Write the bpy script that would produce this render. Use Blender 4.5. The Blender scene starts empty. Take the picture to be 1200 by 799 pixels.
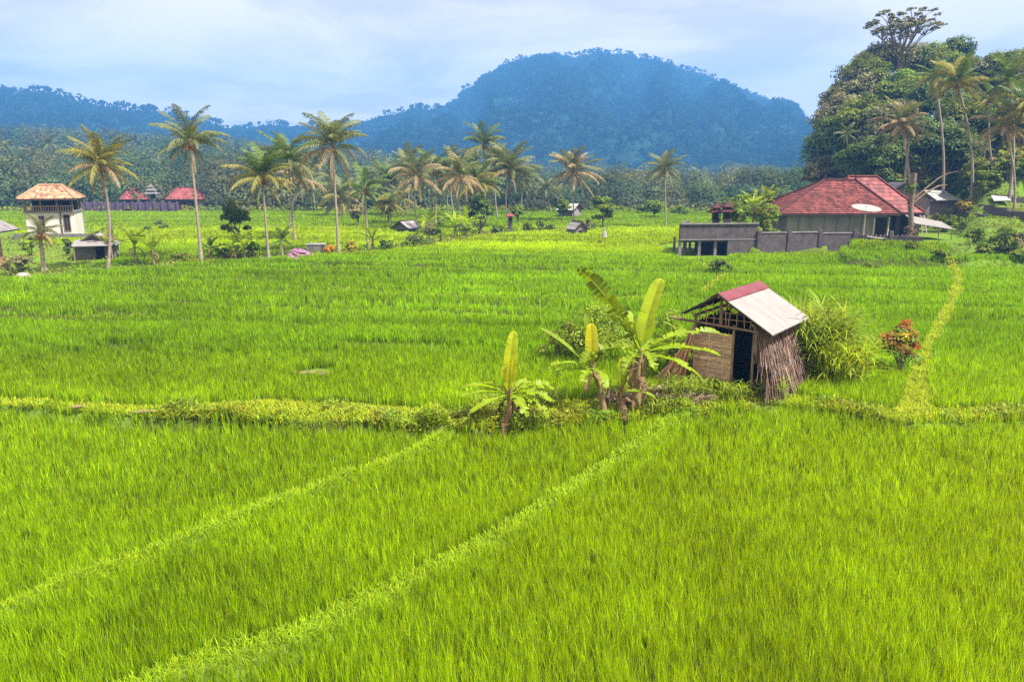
import bpy, math, random
import numpy as np
from mathutils import Vector, Matrix
sc = bpy.context.scene
COL = sc.collection
R_ = math.radians
# ---------------------------------------------------------------- camera, world, sun, exposure
F, HC, PIT = 857.0, 7.0, R_(12.8)
cd = bpy.data.cameras.new('camera'); cam = bpy.data.objects.new('camera', cd); COL.objects.link(cam)
cam.location = (0, 0, HC); cam.rotation_euler = (math.pi / 2 - PIT, 0, 0)
cd.sensor_width = 36; cd.lens = F / 1200 * 36; cd.clip_start = .1; cd.clip_end = 6000
sc.camera = cam
SUN_EL, SUN_AZ = R_(57), R_(118)          # azimuth measured from +Y (away from camera) towards +X
w = bpy.data.worlds.new('World'); sc.world = w; w.use_nodes = True
nt = w.node_tree; nt.nodes.clear()
def N(tree, t, **k):
    n = tree.nodes.new(t)
    for a, b in k.items(): setattr(n, a, b)
    return n
def math_(tree, op, a, b=None, clamp=False):
    n = N(tree, 'ShaderNodeMath', operation=op, use_clamp=clamp)
    for i, s in enumerate((a, b)):
        if s is None: continue
        if isinstance(s, (int, float)): n.inputs[i].default_value = s
        else: tree.links.new(s, n.inputs[i])
    return n.outputs[0]
sky = N(nt, 'ShaderNodeTexSky', sky_type='NISHITA', sun_disc=False)
sky.sun_elevation = SUN_EL; sky.sun_rotation = SUN_AZ; sky.air_density = 1.2; sky.dust_density = 2.0
tc = N(nt, 'ShaderNodeTexCoord'); sp = N(nt, 'ShaderNodeSeparateXYZ'); nt.links.new(tc.outputs['Generated'], sp.inputs[0])
zz = math_(nt, 'ADD', math_(nt, 'MAXIMUM', sp.outputs[2], 0.0), .16)
cb = N(nt, 'ShaderNodeCombineXYZ')
nt.links.new(math_(nt, 'DIVIDE', sp.outputs[0], zz), cb.inputs[0]); nt.links.new(math_(nt, 'DIVIDE', sp.outputs[1], zz), cb.inputs[1])
n1 = N(nt, 'ShaderNodeTexNoise'); n1.inputs['Scale'].default_value = .9; n1.inputs['Detail'].default_value = 9; n1.inputs['Roughness'].default_value = .52
n1.inputs['Distortion'].default_value = .35
nt.links.new(cb.outputs[0], n1.inputs['Vector'])
r1 = N(nt, 'ShaderNodeValToRGB'); r1.color_ramp.elements[0].position = .44; r1.color_ramp.elements[1].position = .58
nt.links.new(n1.outputs['Fac'], r1.inputs[0])
mr = N(nt, 'ShaderNodeMapRange'); mr.inputs[1].default_value = .20; mr.inputs[2].default_value = .04
nt.links.new(sp.outputs[2], mr.inputs[0])                 # thicker cloud towards the horizon
cl = math_(nt, 'ADD', math_(nt, 'MULTIPLY', r1.outputs[0], .8), math_(nt, 'MULTIPLY', mr.outputs[0], .3), clamp=True)
SKY_B = .066
cmix = N(nt, 'ShaderNodeMix', data_type='RGBA')
cmix.inputs[6].default_value = (5.4, 4.6, 4.0, 1); cmix.inputs[7].default_value = (8.3, 7.0, 5.6, 1)
nt.links.new(cl, cmix.inputs[0])
smix = N(nt, 'ShaderNodeMix', data_type='RGBA'); smix.inputs[0].default_value = .93
nt.links.new(sky.outputs[0], smix.inputs[6]); nt.links.new(cmix.outputs[2], smix.inputs[7])
bg = N(nt, 'ShaderNodeBackground'); bg.inputs[1].default_value = SKY_B
nt.links.new(smix.outputs[2], bg.inputs[0])
ow = N(nt, 'ShaderNodeOutputWorld'); nt.links.new(bg.outputs[0], ow.inputs[0])
sl = bpy.data.lights.new('sun', 'SUN'); sun = bpy.data.objects.new('sun', sl); COL.objects.link(sun)
sl.energy = 4.0; sl.angle = R_(3); sl.color = (1, .95, .86)
sd = Vector((math.sin(SUN_AZ) * math.cos(SUN_EL), math.cos(SUN_AZ) * math.cos(SUN_EL), math.sin(SUN_EL)))
sun.rotation_euler = sd.to_track_quat('Z', 'Y').to_euler(); sun.location = (40, 30, 80)
sc.view_settings.view_transform = 'Standard'; sc.view_settings.look = 'None'; sc.view_settings.gamma = 1
sc.view_settings.use_curve_mapping = False; sc.view_settings.exposure = 1.75
cy = sc.cycles
cy.max_bounces = 5; cy.diffuse_bounces = 2; cy.glossy_bounces = 2; cy.transmission_bounces = 3; cy.volume_bounces = 0; cy.transparent_max_bounces = 4
cy.use_denoising = False; cy.sample_clamp_indirect = 4
# ---------------------------------------------------------------- projection of photo pixels (1200x799) to places
def ray(px, py):
    dx = (px - 600) / F; dy = (399.5 - py) / F
    return dx, math.cos(PIT) + dy * math.sin(PIT), -math.sin(PIT) + dy * math.cos(PIT)
def at(px, py, z=0.0):
    d = ray(px, py); t = (z - HC) / d[2]; return Vector((d[0] * t, d[1] * t, z))
def aty(px, py, Y):
    d = ray(px, py); t = Y / d[1]; return Vector((d[0] * t, Y, HC + d[2] * t))
def xy(pts): return np.array([tuple(at(*p))[:2] for p in pts])
# ---------------------------------------------------------------- noise and terrain
rs = np.random.RandomState(3); TB = rs.rand(256, 256)
def vnoise(x, y):
    x = np.asarray(x, float); y = np.asarray(y, float)
    xi = np.floor(x).astype(int); yi = np.floor(y).astype(int); fx = x - xi; fy = y - yi
    fx = fx * fx * (3 - 2 * fx); fy = fy * fy * (3 - 2 * fy)
    a = TB[xi % 256, yi % 256]; b = TB[(xi + 1) % 256, yi % 256]; c = TB[xi % 256, (yi + 1) % 256]; d = TB[(xi + 1) % 256, (yi + 1) % 256]
    return (a * (1 - fx) + b * fx) * (1 - fy) + (c * (1 - fx) + d * fx) * fy
def fbm(x, y, o=4):
    s = 0; a = 1; t = 0
    for i in range(o): s = s + a * vnoise(x * 2 ** i + 17 * i, y * 2 ** i + 31 * i); t += a; a *= .5
    return s / t
def ss(a, b, x):
    t = np.clip((x - a) / (b - a), 0, 1); return t * t * (3 - 2 * t)
def inpoly(x, y, P):
    r = np.zeros(np.shape(x), bool); n = len(P)
    for i in range(n):
        x0, y0 = P[i]; x1, y1 = P[(i + 1) % n]
        if y0 == y1: continue
        c = ((y0 > y) != (y1 > y)) & (x < (x1 - x0) * (y - y0) / (y1 - y0) + x0)
        r ^= c
    return r
def dline(x, y, P):
    d = np.full(np.shape(x), 1e9); s = np.zeros(np.shape(x))
    for i in range(len(P) - 1):
        a, b = P[i], P[i + 1]; v = b - a; t = np.clip(((x - a[0]) * v[0] + (y - a[1]) * v[1]) / (v @ v), 0, 1)
        e = np.hypot(x - a[0] - t * v[0], y - a[1] - t * v[1]); m = e < d
        d = np.where(m, e, d); s = np.where(m, i + t, s)
    return d, s
L_WEED = xy([(-350, 462), (0, 475), (100, 482), (200, 488), (300, 483), (400, 485), (500, 492), (560, 498), (620, 490), (700, 482), (800, 474), (900, 470), (980, 482), (1060, 493), (1130, 491), (1200, 489), (1500, 484)])
W_WEED = [.28, .28, .30, .45, .75, .75, .7, .75, .85, .95, 1.1, .7, .42, .45, .45, .45, .45]
L_B1 = xy([(-500, 900), (0, 708), (60, 683), (150, 652), (300, 594), (400, 556), (490, 524), (516, 508), (505, 495)])
L_B2 = xy([(-60, 900), (200, 785), (350, 740), (500, 672), (620, 606), (720, 541), (800, 484)])
L_PATH = xy([(1070, 492), (1076, 450), (1084, 415), (1100, 385), (1118, 350), (1124, 330), (1116, 312), (1090, 303)])
L_B3 = xy([(-300, 345), (120, 334), (300, 331), (480, 344), (620, 350)])
L_B4 = xy([(795, 298), (830, 314), (850, 322), (820, 345), (700, 352)])
L_B5 = xy([(-300, 385), (100, 372), (300, 366), (430, 372), (560, 385)])
L_B6 = xy([(440, 310), (620, 300), (800, 304)])
L_FAR = [xy(p) for p in ([(60, 268), (250, 262), (450, 263), (640, 262), (800, 262)], [(150, 283), (330, 280), (480, 277)], [(620, 285), (720, 283), (800, 282)], [(140, 252), (480, 251), (820, 252)])]
L_HEDGE = xy([(-300, 345), (0, 326), (130, 315), (250, 305), (400, 297), (480, 290), (540, 279), (600, 272), (690, 270)])
P_A = np.vstack([L_B1, L_WEED[:7][::-1]])
P_HOUSE = np.array([(14.2, 62.0), (18.6, 62.4), (19.2, 64.4), (27, 65.5), (31, 65.8), (35.5, 63.6), (39, 63), (47, 76), (47, 84), (22, 84), (14.6, 74)])
def near_side(x, y):
    """1 in the lower foreground terrace, 0 behind the ditch"""
    yw = np.interp(x, L_WEED[:, 0], L_WEED[:, 1]); wd = np.interp(x, L_WEED[:, 0], W_WEED)
    return ss(0, .22, yw - wd * .95 - y)
def slope_right(x, y):
    k = x / np.maximum(y, 1)
    a = ss(.565, .64, k) * np.clip((y - 53) / 27, 0, 1) * 3.9
    b = ss(.43, .47, k) * (.9 * np.clip((y - 53.5) / 7, 0, 1) + .5 * np.clip((y - 60) / 8, 0, 1))
    return np.maximum(a, b)
def terr(x, y):
    x = np.asarray(x, float); y = np.asarray(y, float)
    z = slope_right(x, y)
    f = z / .55; i = np.floor(f); z = .55 * (i + ss(.72, 1, f - i))
    hd = inpoly(x, y, P_HOUSE) & (x > 21); z = np.where(hd, 1.0, z)
    k = x / np.maximum(y, 1)
    z = z + 13 * ss(86, 125, y) * ss(.40, .50, k) * (1 - ss(260, 420, y))
    z = z + 4 * ss(.60, .66, k) * ss(79, 84, y) * (1 - ss(100, 120, y))
    z = z - near_side(x, y) * (.30 + .20 * inpoly(x, y, P_A))
    for L in (L_B1, L_B2):
        d, s = dline(x, y, L); z = z + .26 * (1 - ss(.15, .5, d))
    d, s = dline(x, y, L_WEED); z = z + .1 * (1 - ss(.3, .9, d))
    z = z + .15 * np.exp(-((x - 7.5) ** 2 + (y - 24) ** 2) / 5)
    z = z + 20 * ss(170, 420, y) * ss(.15, -.7, k) + 8 * ss(300, 600, y)
    z = z + .05 * (fbm(x * .5, y * .5, 2) - .5)
    return z
def T(x, y): return float(terr(np.array([x]), np.array([y]))[0])
def G(px, py):
    """where the ray through a photo pixel meets the terrain"""
    d = ray(px, py); t = np.linspace(6, 230, 3000) / d[1]; h = terr(d[0] * t, d[1] * t); zr_ = HC + d[2] * t
    i = int(np.argmax(zr_ < h)) if (zr_ < h).any() else 2000
    return Vector((d[0] * t[i], d[1] * t[i], h[i]))
def GX(px, Y):
    """ground point at a depth"""
    z = 0
    for _ in range(4):
        wq = Y * math.cos(PIT) - (z - HC) * math.sin(PIT); x = (px - 600) / F * wq; z = T(x, Y)
    return Vector((x, Y, z))
def mpp(p): return (p[1] * math.cos(PIT) - (p[2] - HC) * math.sin(PIT)) / F
# ---------------------------------------------------------------- mesh collector
class B:
    def __init__(s): s.v = []; s.c = []; s.q = []; s.t = []; s.n = 0; s.mq = []; s.mt = []; s.mi = 0
    def add(s, v, f, c=1.0):
        v = np.asarray(v, float).reshape(-1, 3); f = np.asarray(f, int)
        if f.size:
            if f.shape[1] == 4: s.q.append(f + s.n); s.mq.append(np.full(len(f), s.mi))
            else: s.t.append(f + s.n); s.mt.append(np.full(len(f), s.mi))
        s.v.append(v); c = np.asarray(c, float)
        if c.ndim == 0: c = np.full((len(v), 3), float(c))
        elif c.ndim == 1 and len(c) == 3 and len(v) != 3: c = np.tile(c, (len(v), 1))
        elif c.ndim == 1: c = np.repeat(c[:, None], 3, 1)
        s.c.append(c); s.n += len(v); return s
    def box(s, c, d, rz=0, M=None, col=1.0):
        x, y, z = [a / 2 for a in d]
        v = np.array([(-x, -y, -z), (x, -y, -z), (x, y, -z), (-x, y, -z), (-x, -y, z), (x, -y, z), (x, y, z), (-x, y, z)])
        if rz: ca, sa = math.cos(rz), math.sin(rz); v = v @ np.array([(ca, sa, 0), (-sa, ca, 0), (0, 0, 1)])
        if M is not None: v = v @ np.array(M.to_3x3()).T
        return s.add(v + np.array(c), [(0, 3, 2, 1), (4, 5, 6, 7), (0, 1, 5, 4), (1, 2, 6, 5), (2, 3, 7, 6), (3, 0, 4, 7)], col)
    def bar(s, a, b, wd, th, col=1.0):
        a, b = Vector(a), Vector(b); d = b - a
        M = d.to_track_quat('X', 'Z').to_matrix(); return s.box((a + b) / 2, (d.length, wd, th), 0, M, col)
    def tube(s, pts, rad, n=8, col=1.0, cap=True):
        P = [Vector(p) for p in pts]; vs = []; m = len(P)
        rad = [rad] * m if isinstance(rad, (int, float)) else rad
        u = None
        for i, p in enumerate(P):
            t = (P[min(i + 1, m - 1)] - P[max(i - 1, 0)]).normalized()
            if u is None: u = t.orthogonal().normalized()
            else: u = (u - t * u.dot(t)).normalized()
            k = t.cross(u)
            for j in range(n):
                a = 2 * math.pi * j / n; vs.append(p + (u * math.cos(a) + k * math.sin(a)) * rad[i])
        f = [(i * n + j, i * n + (j + 1) % n, (i + 1) * n + (j + 1) % n, (i + 1) * n + j) for i in range(m - 1) for j in range(n)]
        s.add([tuple(p) for p in vs], f, col)
        if cap:
            for i, r in ((0, 1), (m - 1, 0)):
                b0 = s.n; vv = [tuple(vs[i * n + j]) for j in range(n)] + [tuple(P[i])]
                s.add(vv, [((j + 1) % n, j, n) if r else (j, (j + 1) % n, n) for j in range(n)], col)
        return s
    def lathe(s, prof, n=16, c=(0, 0, 0), col=1.0):
        vs = [(c[0] + r * math.cos(2 * math.pi * j / n), c[1] + r * math.sin(2 * math.pi * j / n), c[2] + z) for r, z in prof for j in range(n)]
        f = [(i * n + j, i * n + (j + 1) % n, (i + 1) * n + (j + 1) % n, (i + 1) * n + j) for i in range(len(prof) - 1) for j in range(n)]
        return s.add(vs, f, col)
    def poly3(s, quad, th, col=1.0):
        """a thick sheet on four corner points"""
        q = [Vector(p) for p in quad]; n = (q[1] - q[0]).cross(q[3] - q[0]).normalized() * th
        v = [tuple(p) for p in q] + [tuple(p - n) for p in q]
        return s.add(v, [(0, 1, 2, 3), (7, 6, 5, 4), (0, 4, 5, 1), (1, 5, 6, 2), (2, 6, 7, 3), (3, 7, 4, 0)], col)
    def prism(s, pts, a, b, col=1.0):
        """outline (x,z) extruded between y=a and y=b"""
        n = len(pts); v = [(p[0], a, p[1]) for p in pts] + [(p[0], b, p[1]) for p in pts] + [(np.mean([p[0] for p in pts]), y, np.mean([p[1] for p in pts])) for y in (a, b)]
        s.add(v, [(i, (i + 1) % n, n + (i + 1) % n, n + i) for i in range(n)], col)
        s.t.append(np.array([((i + 1) % n, i, 2 * n) for i in range(n)] + [(n + i, n + (i + 1) % n, 2 * n + 1) for i in range(n)]) + s.n - len(v)); s.mt.append(np.full(2 * n, s.mi))
        return s
    def tiles(s, a, b, c, d, per=.26, row=.30, amp=.035, jit=.25, seed=1, th=.06):
        """a tiled slope: a,b the eave, c above b, d above a; real rolls and stepped courses"""
        a, b, c, d = [np.array(p, float) for p in (a, b, c, d)]; r = np.random.RandomState(seed)
        W = np.linalg.norm(b - a); Hh = np.linalg.norm((c + d) / 2 - (a + b) / 2); nu = max(4, int(W / per * 4)); nr = max(2, int(Hh / row))
        ud = (b - a) / W; nrm = np.cross(b - a, d - a); nrm /= np.linalg.norm(nrm)
        if nrm[2] < 0: nrm = -nrm
        vals = r.rand(400, 200); vs = []; cs = []
        for j in range(nr):
            for e, off in ((0, .035), (1, .0)):
                v = (j + e) / nr; p0 = a + (d - a) * v; p1 = b + (c - b) * v
                u = np.linspace(0, 1, nu + 1)[:, None]; p = p0 + (p1 - p0) * u; m = (p - a) @ ud
                vs.append(p + nrm * (amp * (np.abs(np.sin(np.pi * m / per)))[:, None] + off))
                q = vals[(np.floor(m / per).astype(int)) % 400, j % 200]; cc = (1 - jit + 2 * jit * q) * (1.0 if e == 0 else 1.0); cs.append(np.stack([cc, cc ** 1.15, cc ** 1.15], 1))
        n = nu + 1; f = [(k * n + i, k * n + i + 1, (k + 1) * n + i + 1, (k + 1) * n + i) for k in range(2 * nr - 1) for i in range(nu)]
        s.add(np.vstack(vs), f, np.vstack(cs))
        s.poly3([a - nrm * .01, b - nrm * .01, c - nrm * .01, d - nrm * .01], th, .5); return s
    def build(s, name, m, parent=None, smooth=False, mesh_only=False):
        me = bpy.data.meshes.new(name)
        V = np.vstack(s.v).astype(np.float32); C = np.vstack(s.c).astype(np.float32)
        q = np.vstack(s.q) if s.q else np.zeros((0, 4), int); t = np.vstack(s.t) if s.t else np.zeros((0, 3), int)
        me.vertices.add(len(V)); me.vertices.foreach_set('co', V.ravel())
        me.loops.add(q.size + t.size); me.polygons.add(len(q) + len(t))
        me.loops.foreach_set('vertex_index', np.concatenate([q.ravel(), t.ravel()]).astype(np.int32))
        st = np.concatenate([np.arange(len(q)) * 4, len(q) * 4 + np.arange(len(t)) * 3]).astype(np.int32)
        me.polygons.foreach_set('loop_start', st)
        if isinstance(m, (list, tuple)):
            for k in m: me.materials.append(k)
            me.polygons.foreach_set('material_index', np.concatenate([np.concatenate(s.mq) if s.mq else np.zeros(0), np.concatenate(s.mt) if s.mt else np.zeros(0)]).astype(np.int32))
        else: me.materials.append(m)
        at_ = me.color_attributes.new('col', 'FLOAT_COLOR', 'POINT'); at_.data.foreach_set('color', np.hstack([C, np.ones((len(C), 1), np.float32)]).ravel())
        me.polygons.foreach_set('use_smooth', [smooth] * (len(q) + len(t)))
        me.update(calc_edges=True); me.validate()
        if mesh_only: return me
        return link(name, me, parent)
def link(name, me, parent=None, loc=None, rot=None, scale=None):
    o = bpy.data.objects.new(name, me); COL.objects.link(o)
    if parent is not None: o.parent = parent
    if loc is not None: o.location = loc
    if rot is not None: o.rotation_euler = rot
    if scale is not None: o.scale = (scale,) * 3 if isinstance(scale, (int, float)) else scale
    return o
def tag(o, label=None, cat=None, group=None, kind=None):
    if label: o['label'] = label
    if cat: o['category'] = cat
    if group: o['group'] = group
    if kind: o['kind'] = kind
    return o
def empty(name, loc, rz=0, label=None, cat=None, group=None):
    o = bpy.data.objects.new(name, None); COL.objects.link(o); o.location = loc; o.rotation_euler = (0, 0, rz); o.empty_display_size = .3
    return tag(o, label, cat, group)
# ---------------------------------------------------------------- materials
def mat(name, c, rough=.8, ns=3.0, na=.25, bump=.0, bs=None, c2=None, spec=.3, metal=0, vcol=True, stretch=None, trans=0.0, tcol=None):
    m = bpy.data.materials.new(name); m.use_nodes = True; t = m.node_tree; b = t.nodes['Principled BSDF']
    b.inputs['Roughness'].default_value = rough; b.inputs['Specular IOR Level'].default_value = spec; b.inputs['Metallic'].default_value = metal
    tcn = N(t, 'ShaderNodeTexCoord'); mp = N(t, 'ShaderNodeMapping'); t.links.new(tcn.outputs['Object'], mp.inputs[0])
    if stretch: mp.inputs['Scale'].default_value = stretch
    no = N(t, 'ShaderNodeTexNoise'); no.inputs['Scale'].default_value = ns; no.inputs['Detail'].default_value = 6; no.inputs['Roughness'].default_value = .6
    t.links.new(mp.outputs[0], no.inputs['Vector'])
    rp = N(t, 'ShaderNodeMapRange'); rp.inputs[1].default_value = .3; rp.inputs[2].default_value = .7; t.links.new(no.outputs['Fac'], rp.inputs[0])
    mx = N(t, 'ShaderNodeMix', data_type='RGBA'); t.links.new(rp.outputs[0], mx.inputs[0])
    mx.inputs[6].default_value = (*[v * (1 + na) for v in c], 1)
    mx.inputs[7].default_value = (*(c2 if c2 else [v * (1 - na) for v in c]), 1)
    out = mx.outputs[2]
    if vcol:
        a = N(t, 'ShaderNodeAttribute', attribute_name='col'); mu = N(t, 'ShaderNodeMix', data_type='RGBA', blend_type='MULTIPLY'); mu.inputs[0].default_value = 1
        t.links.new(out, mu.inputs[6]); t.links.new(a.outputs['Color'], mu.inputs[7]); out = mu.outputs[2]
    t.links.new(out, b.inputs['Base Color'])
    if bump:
        bn = N(t, 'ShaderNodeBump'); bn.inputs['Strength'].default_value = bump; bn.inputs['Distance'].default_value = .05
        n2 = N(t, 'ShaderNodeTexNoise'); n2.inputs['Scale'].default_value = bs or ns * 4; n2.inputs['Detail'].default_value = 5
        t.links.new(mp.outputs[0], n2.inputs['Vector']); t.links.new(n2.outputs['Fac'], bn.inputs['Height']); t.links.new(bn.outputs[0], b.inputs['Normal'])
    if trans:
        tr = N(t, 'ShaderNodeBsdfTranslucent'); ms = N(t, 'ShaderNodeMixShader'); ms.inputs[0].default_value = trans
        tm = N(t, 'ShaderNodeMix', data_type='RGBA', blend_type='MULTIPLY'); tm.inputs[0].default_value = 1
        tm.inputs[7].default_value = (*(tcol or (1.15, 1.1, .6)), 1)
        t.links.new(out, tm.inputs[6]); t.links.new(tm.outputs[2], tr.inputs[0])
        t.links.new(b.outputs[0], ms.inputs[1]); t.links.new(tr.outputs[0], ms.inputs[2]); t.links.new(ms.outputs[0], t.nodes['Material Output'].inputs[0])
    return m
M = {}
M['rice'] = mat('rice_leaf', (.262, .412, .002), .6, .35, .1, spec=.12, trans=.5, tcol=(1.15, 1.12, .4))
M['bund'] = mat('bund_grass_leaf', (.36, .46, .02), .6, .8, .15, spec=.2, trans=.45)
M['weed'] = mat('weed_leaf', (.24, .33, .02), .55, 1.2, .2, spec=.25, trans=.4)
M['ground'] = mat('paddy_ground', (.09, .17, .012), .95, .35, .3, .4, 12, c2=(.10, .12, .025), spec=.03)
M['soil'] = mat('dry_soil', (.19, .13, .075), .95, 2, .25, .5)
M['leaf'] = mat('tree_leaf', (.15, .19, .022), .55, .5, .2, spec=.08, trans=.35)
M['leafdark'] = mat('dark_leaf', (.10, .145, .035), .5, .5, .2, spec=.08, trans=.25)
M['leafpale'] = mat('pale_leaf', (.16, .23, .03), .55, .5, .2, spec=.08, trans=.4)
M['leafgrey'] = mat('grey_olive_leaf', (.20, .19, .08), .6, .5, .2, spec=.2, trans=.3)
M['leafyel'] = mat('yellow_leaf', (.36, .30, .03), .6, .5, .2, spec=.2, trans=.4)
M['leafred'] = mat('croton_leaf', (.40, .10, .012), .5, 2.0, .3, spec=.3, trans=.35, c2=(.50, .34, .03), tcol=(1.2, .9, .5))
M['wood_far'] = mat('distant_leaf', (.07, .105, .052), .8, .03, .2, spec=.03, trans=.4)
M['mount'] = mat('mountain_forest', (.016, .038, .024), .9, .01, .2, spec=.0, trans=.4)
M['mground'] = mat('mountain_soil', (.013, .035, .018), .95, .02, .3, spec=.05)
M['pg'] = mat('palm_frond_green', (.10, .16, .022), .5, 1.5, .2, spec=.35, trans=.3)
M['po'] = mat('palm_frond_olive', (.15, .17, .06), .55, 1.5, .2, spec=.3, trans=.3)
M['py'] = mat('palm_frond_yellow', (.25, .23, .05), .6, 1.5, .2, spec=.25, trans=.35)
M['pt'] = mat('palm_frond_dry', (.30, .225, .12), .7, 1.5, .25, spec=.2, trans=.25)
M['trunk'] = mat('palm_trunk_bark', (.27, .22, .18), .9, 2.0, .3, .6, 6, stretch=(1, 1, 5))
M['bark'] = mat('tree_bark', (.17, .13, .10), .95, 3, .3, .6, 8)
M['nut'] = mat('coconut_husk', (.30, .13, .03), .6, 3, .3)
M['ban'] = mat('banana_leaf', (.30, .42, .015), .45, 1.5, .12, spec=.35, trans=.55, tcol=(1.2, 1.1, .4))
M['banst'] = mat('banana_stem', (.15, .08, .05), .7, 5, .5, .4, c2=(.22, .19, .08), stretch=(1, 1, .35))
M['bandead'] = mat('dead_banana_leaf', (.15, .09, .05), .9, 5, .35, .3)
M['conc'] = mat('weathered_concrete', (.18, .165, .17), .9, 1.2, .3, .3, 10)
M['concdark'] = mat('dark_block_wall', (.085, .070, .078), .95, 2.2, .35, .5, 12)
M['plaster'] = mat('grey_plaster', (.22, .195, .205), .85, 1.0, .25, .15, 10, stretch=(1, 1, .4))
M['mauve'] = mat('mauve_block_wall', (.27, .21, .23), .9, 1.5, .2, .2, 10)
M['white'] = mat('white_plaster', (.55, .51, .46), .8, 1.5, .08)
M['tile'] = mat('red_roof_tile', (.12, .029, .024), .8, 1.1, .4, spec=.3)
M['tile2'] = mat('pink_metal_roof', (.19, .045, .042), .6, .8, .12, spec=.4)
M['tileo'] = mat('orange_clay_tile', (.36, .20, .12), .8, 1.5, .12)
M['tiled'] = mat('dark_ridge_tile', (.06, .016, .018), .8, 3, .3)
M['zinc'] = mat('pale_zinc_sheet', (.20, .183, .178), .65, 1.3, .2, .15, 4, stretch=(1, 2.5, 1), spec=.5)
M['zincred'] = mat('rust_red_sheet', (.13, .016, .03), .6, 2, .2, .1)
M['zincshade'] = mat('shaded_zinc_sheet', (.10, .09, .10), .7, 2, .2)  # darker copy of the zinc, shade of left slopes put into its colour
M['timber'] = mat('weathered_timber', (.22, .15, .10), .9, 3, .3, .4, 20, stretch=(1, 1, .3))
M['timberdark'] = mat('dark_timber', (.045, .028, .022), .9, 3, .3, .3)
M['bamboo'] = mat('dry_bamboo', (.40, .23, .15), .6, 2.5, .3, .15, spec=.35)
M['mat'] = mat('woven_bamboo', (.58, .40, .29), .8, 5, .3, .3, 30, stretch=(1, 1, 3))
M['thatch'] = mat('dry_thatch', (.24, .17, .14), .95, 4, .4, .4)
M['dark'] = mat('inside_shade_paint', (.018, .012, .010), .95, 2, .2)  # near-black put in for the shade behind openings and inside rooms
M['dish'] = mat('dish_paint', (.30, .26, .245), .5, 2, .05)
M['tarp'] = mat('purple_tarp', (.15, .05, .14), .5, 2, .4, c2=(.28, .16, .2))
M['cloth'] = mat('white_cloth', (.30, .30, .29), .8, 2, .05)
M['rock'] = mat('grey_rock', (.28, .24, .22), .9, 3, .3, .5)
M['cliff'] = mat('cliff_earth', (.24, .13, .09), .95, 1.6, .35, .8, 6, c2=(.10, .10, .04))
M['wall_far'] = mat('violet_grey_wall', (.10, .07, .12), .9, 1, .3)
M['blue'] = mat('blue_paint', (.16, .2, .42), .7, 2, .2)
# ---------------------------------------------------------------- haze
hb = B().box((0, 970, 131), (3040, 2100, 268))
hm = bpy.data.materials.new('haze_air'); hm.use_nodes = True; ht = hm.node_tree; ht.nodes.remove(ht.nodes['Principled BSDF'])
pv = N(ht, 'ShaderNodeVolumePrincipled'); pv.inputs['Density'].default_value = .00064; pv.inputs['Color'].default_value = (.12, .40, .95, 1)
pv.inputs['Anisotropy'].default_value = 0
ht.links.new(pv.outputs[0], ht.nodes['Material Output'].inputs['Volume'])
hz = hb.build('haze', hm); tag(hz, kind='stuff', label='pale blue haze filling the valley air', cat='haze')
HOLE = at(371, 439)
CROT = G(1052, 441)
def lines_mask(x, y):
    d, s = dline(x, y, L_WEED); wd = np.interp(s, np.arange(len(W_WEED)), W_WEED); wd = wd + .25 * (fbm(x * .9, y * .9, 2) - .5) * 2 * (wd > .5)
    weed = d < wd
    bund = np.zeros(x.shape, bool); low = np.zeros(x.shape, bool)
    for L, h in ((L_B1, .38), (L_B2, .29)):
        dd, _ = dline(x, y, L); bund |= dd < h + .1 * (fbm(x * 2, y * 2, 2) - .5)
    dd, ps = dline(x, y, L_PATH); bund |= dd < np.interp(ps, [0, 1, 2, 7], [.52, .34, .28, .34]) + .12 * (fbm(x * 1.5, y * 1.5, 2) - .5)
    for L, h in ((L_B3, .10), (L_B5, .10), (L_B6, .2), (L_B4, .3)): low |= dline(x, y, L)[0] < h
    for L in L_FAR: low |= dline(x, y, L)[0] < .4
    return weed, bund, low
def off_field(x, y):
    k = x / y
    o = inpoly(x, y, P_HOUSE) | (dline(x, y, L_HEDGE)[0] < np.where(x < -14, 1.5, 2.0)) | (y > 143 + 3 * vnoise(x * .1, 0 * x)) | ((k > .42) & (y > 84)) | ((k > .60) & (y > 58) & (fbm(x * .12, y * .12, 2) > .42)) | ((k > .62) & (y > 66))
    o |= (np.hypot((x - HOLE.x) / 1.35, (y - HOLE.y) / 1.5) < .55) | (np.hypot(x - CROT.x, y - CROT.y) < .35) | (np.hypot(x - 20, y - 140) < 0)
    hx, hy = x - 6.67, y - 22.87; hu = .78 * hx - .62 * hy; hv = .62 * hx + .78 * hy
    o |= (hu > -2.3) & (hu < 2.2) & (hv > -.7) & (hv < 4.2)
    o |= inpoly(x, y, P_LEFT)
    return o
P_LEFT = xy([(-60, 290), (-60, 262), (30, 262), (40, 283), (105, 283), (165, 272), (230, 268), (150, 268), (160, 276), (130, 300), (70, 312), (-60, 330)])
P_LEFT = xy([(-80, 330), (-80, 268), (20, 268), (28, 286), (104, 286), (104, 278), (35, 250), (104, 250), (112, 284), (140, 292), (140, 306), (60, 318)])
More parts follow.
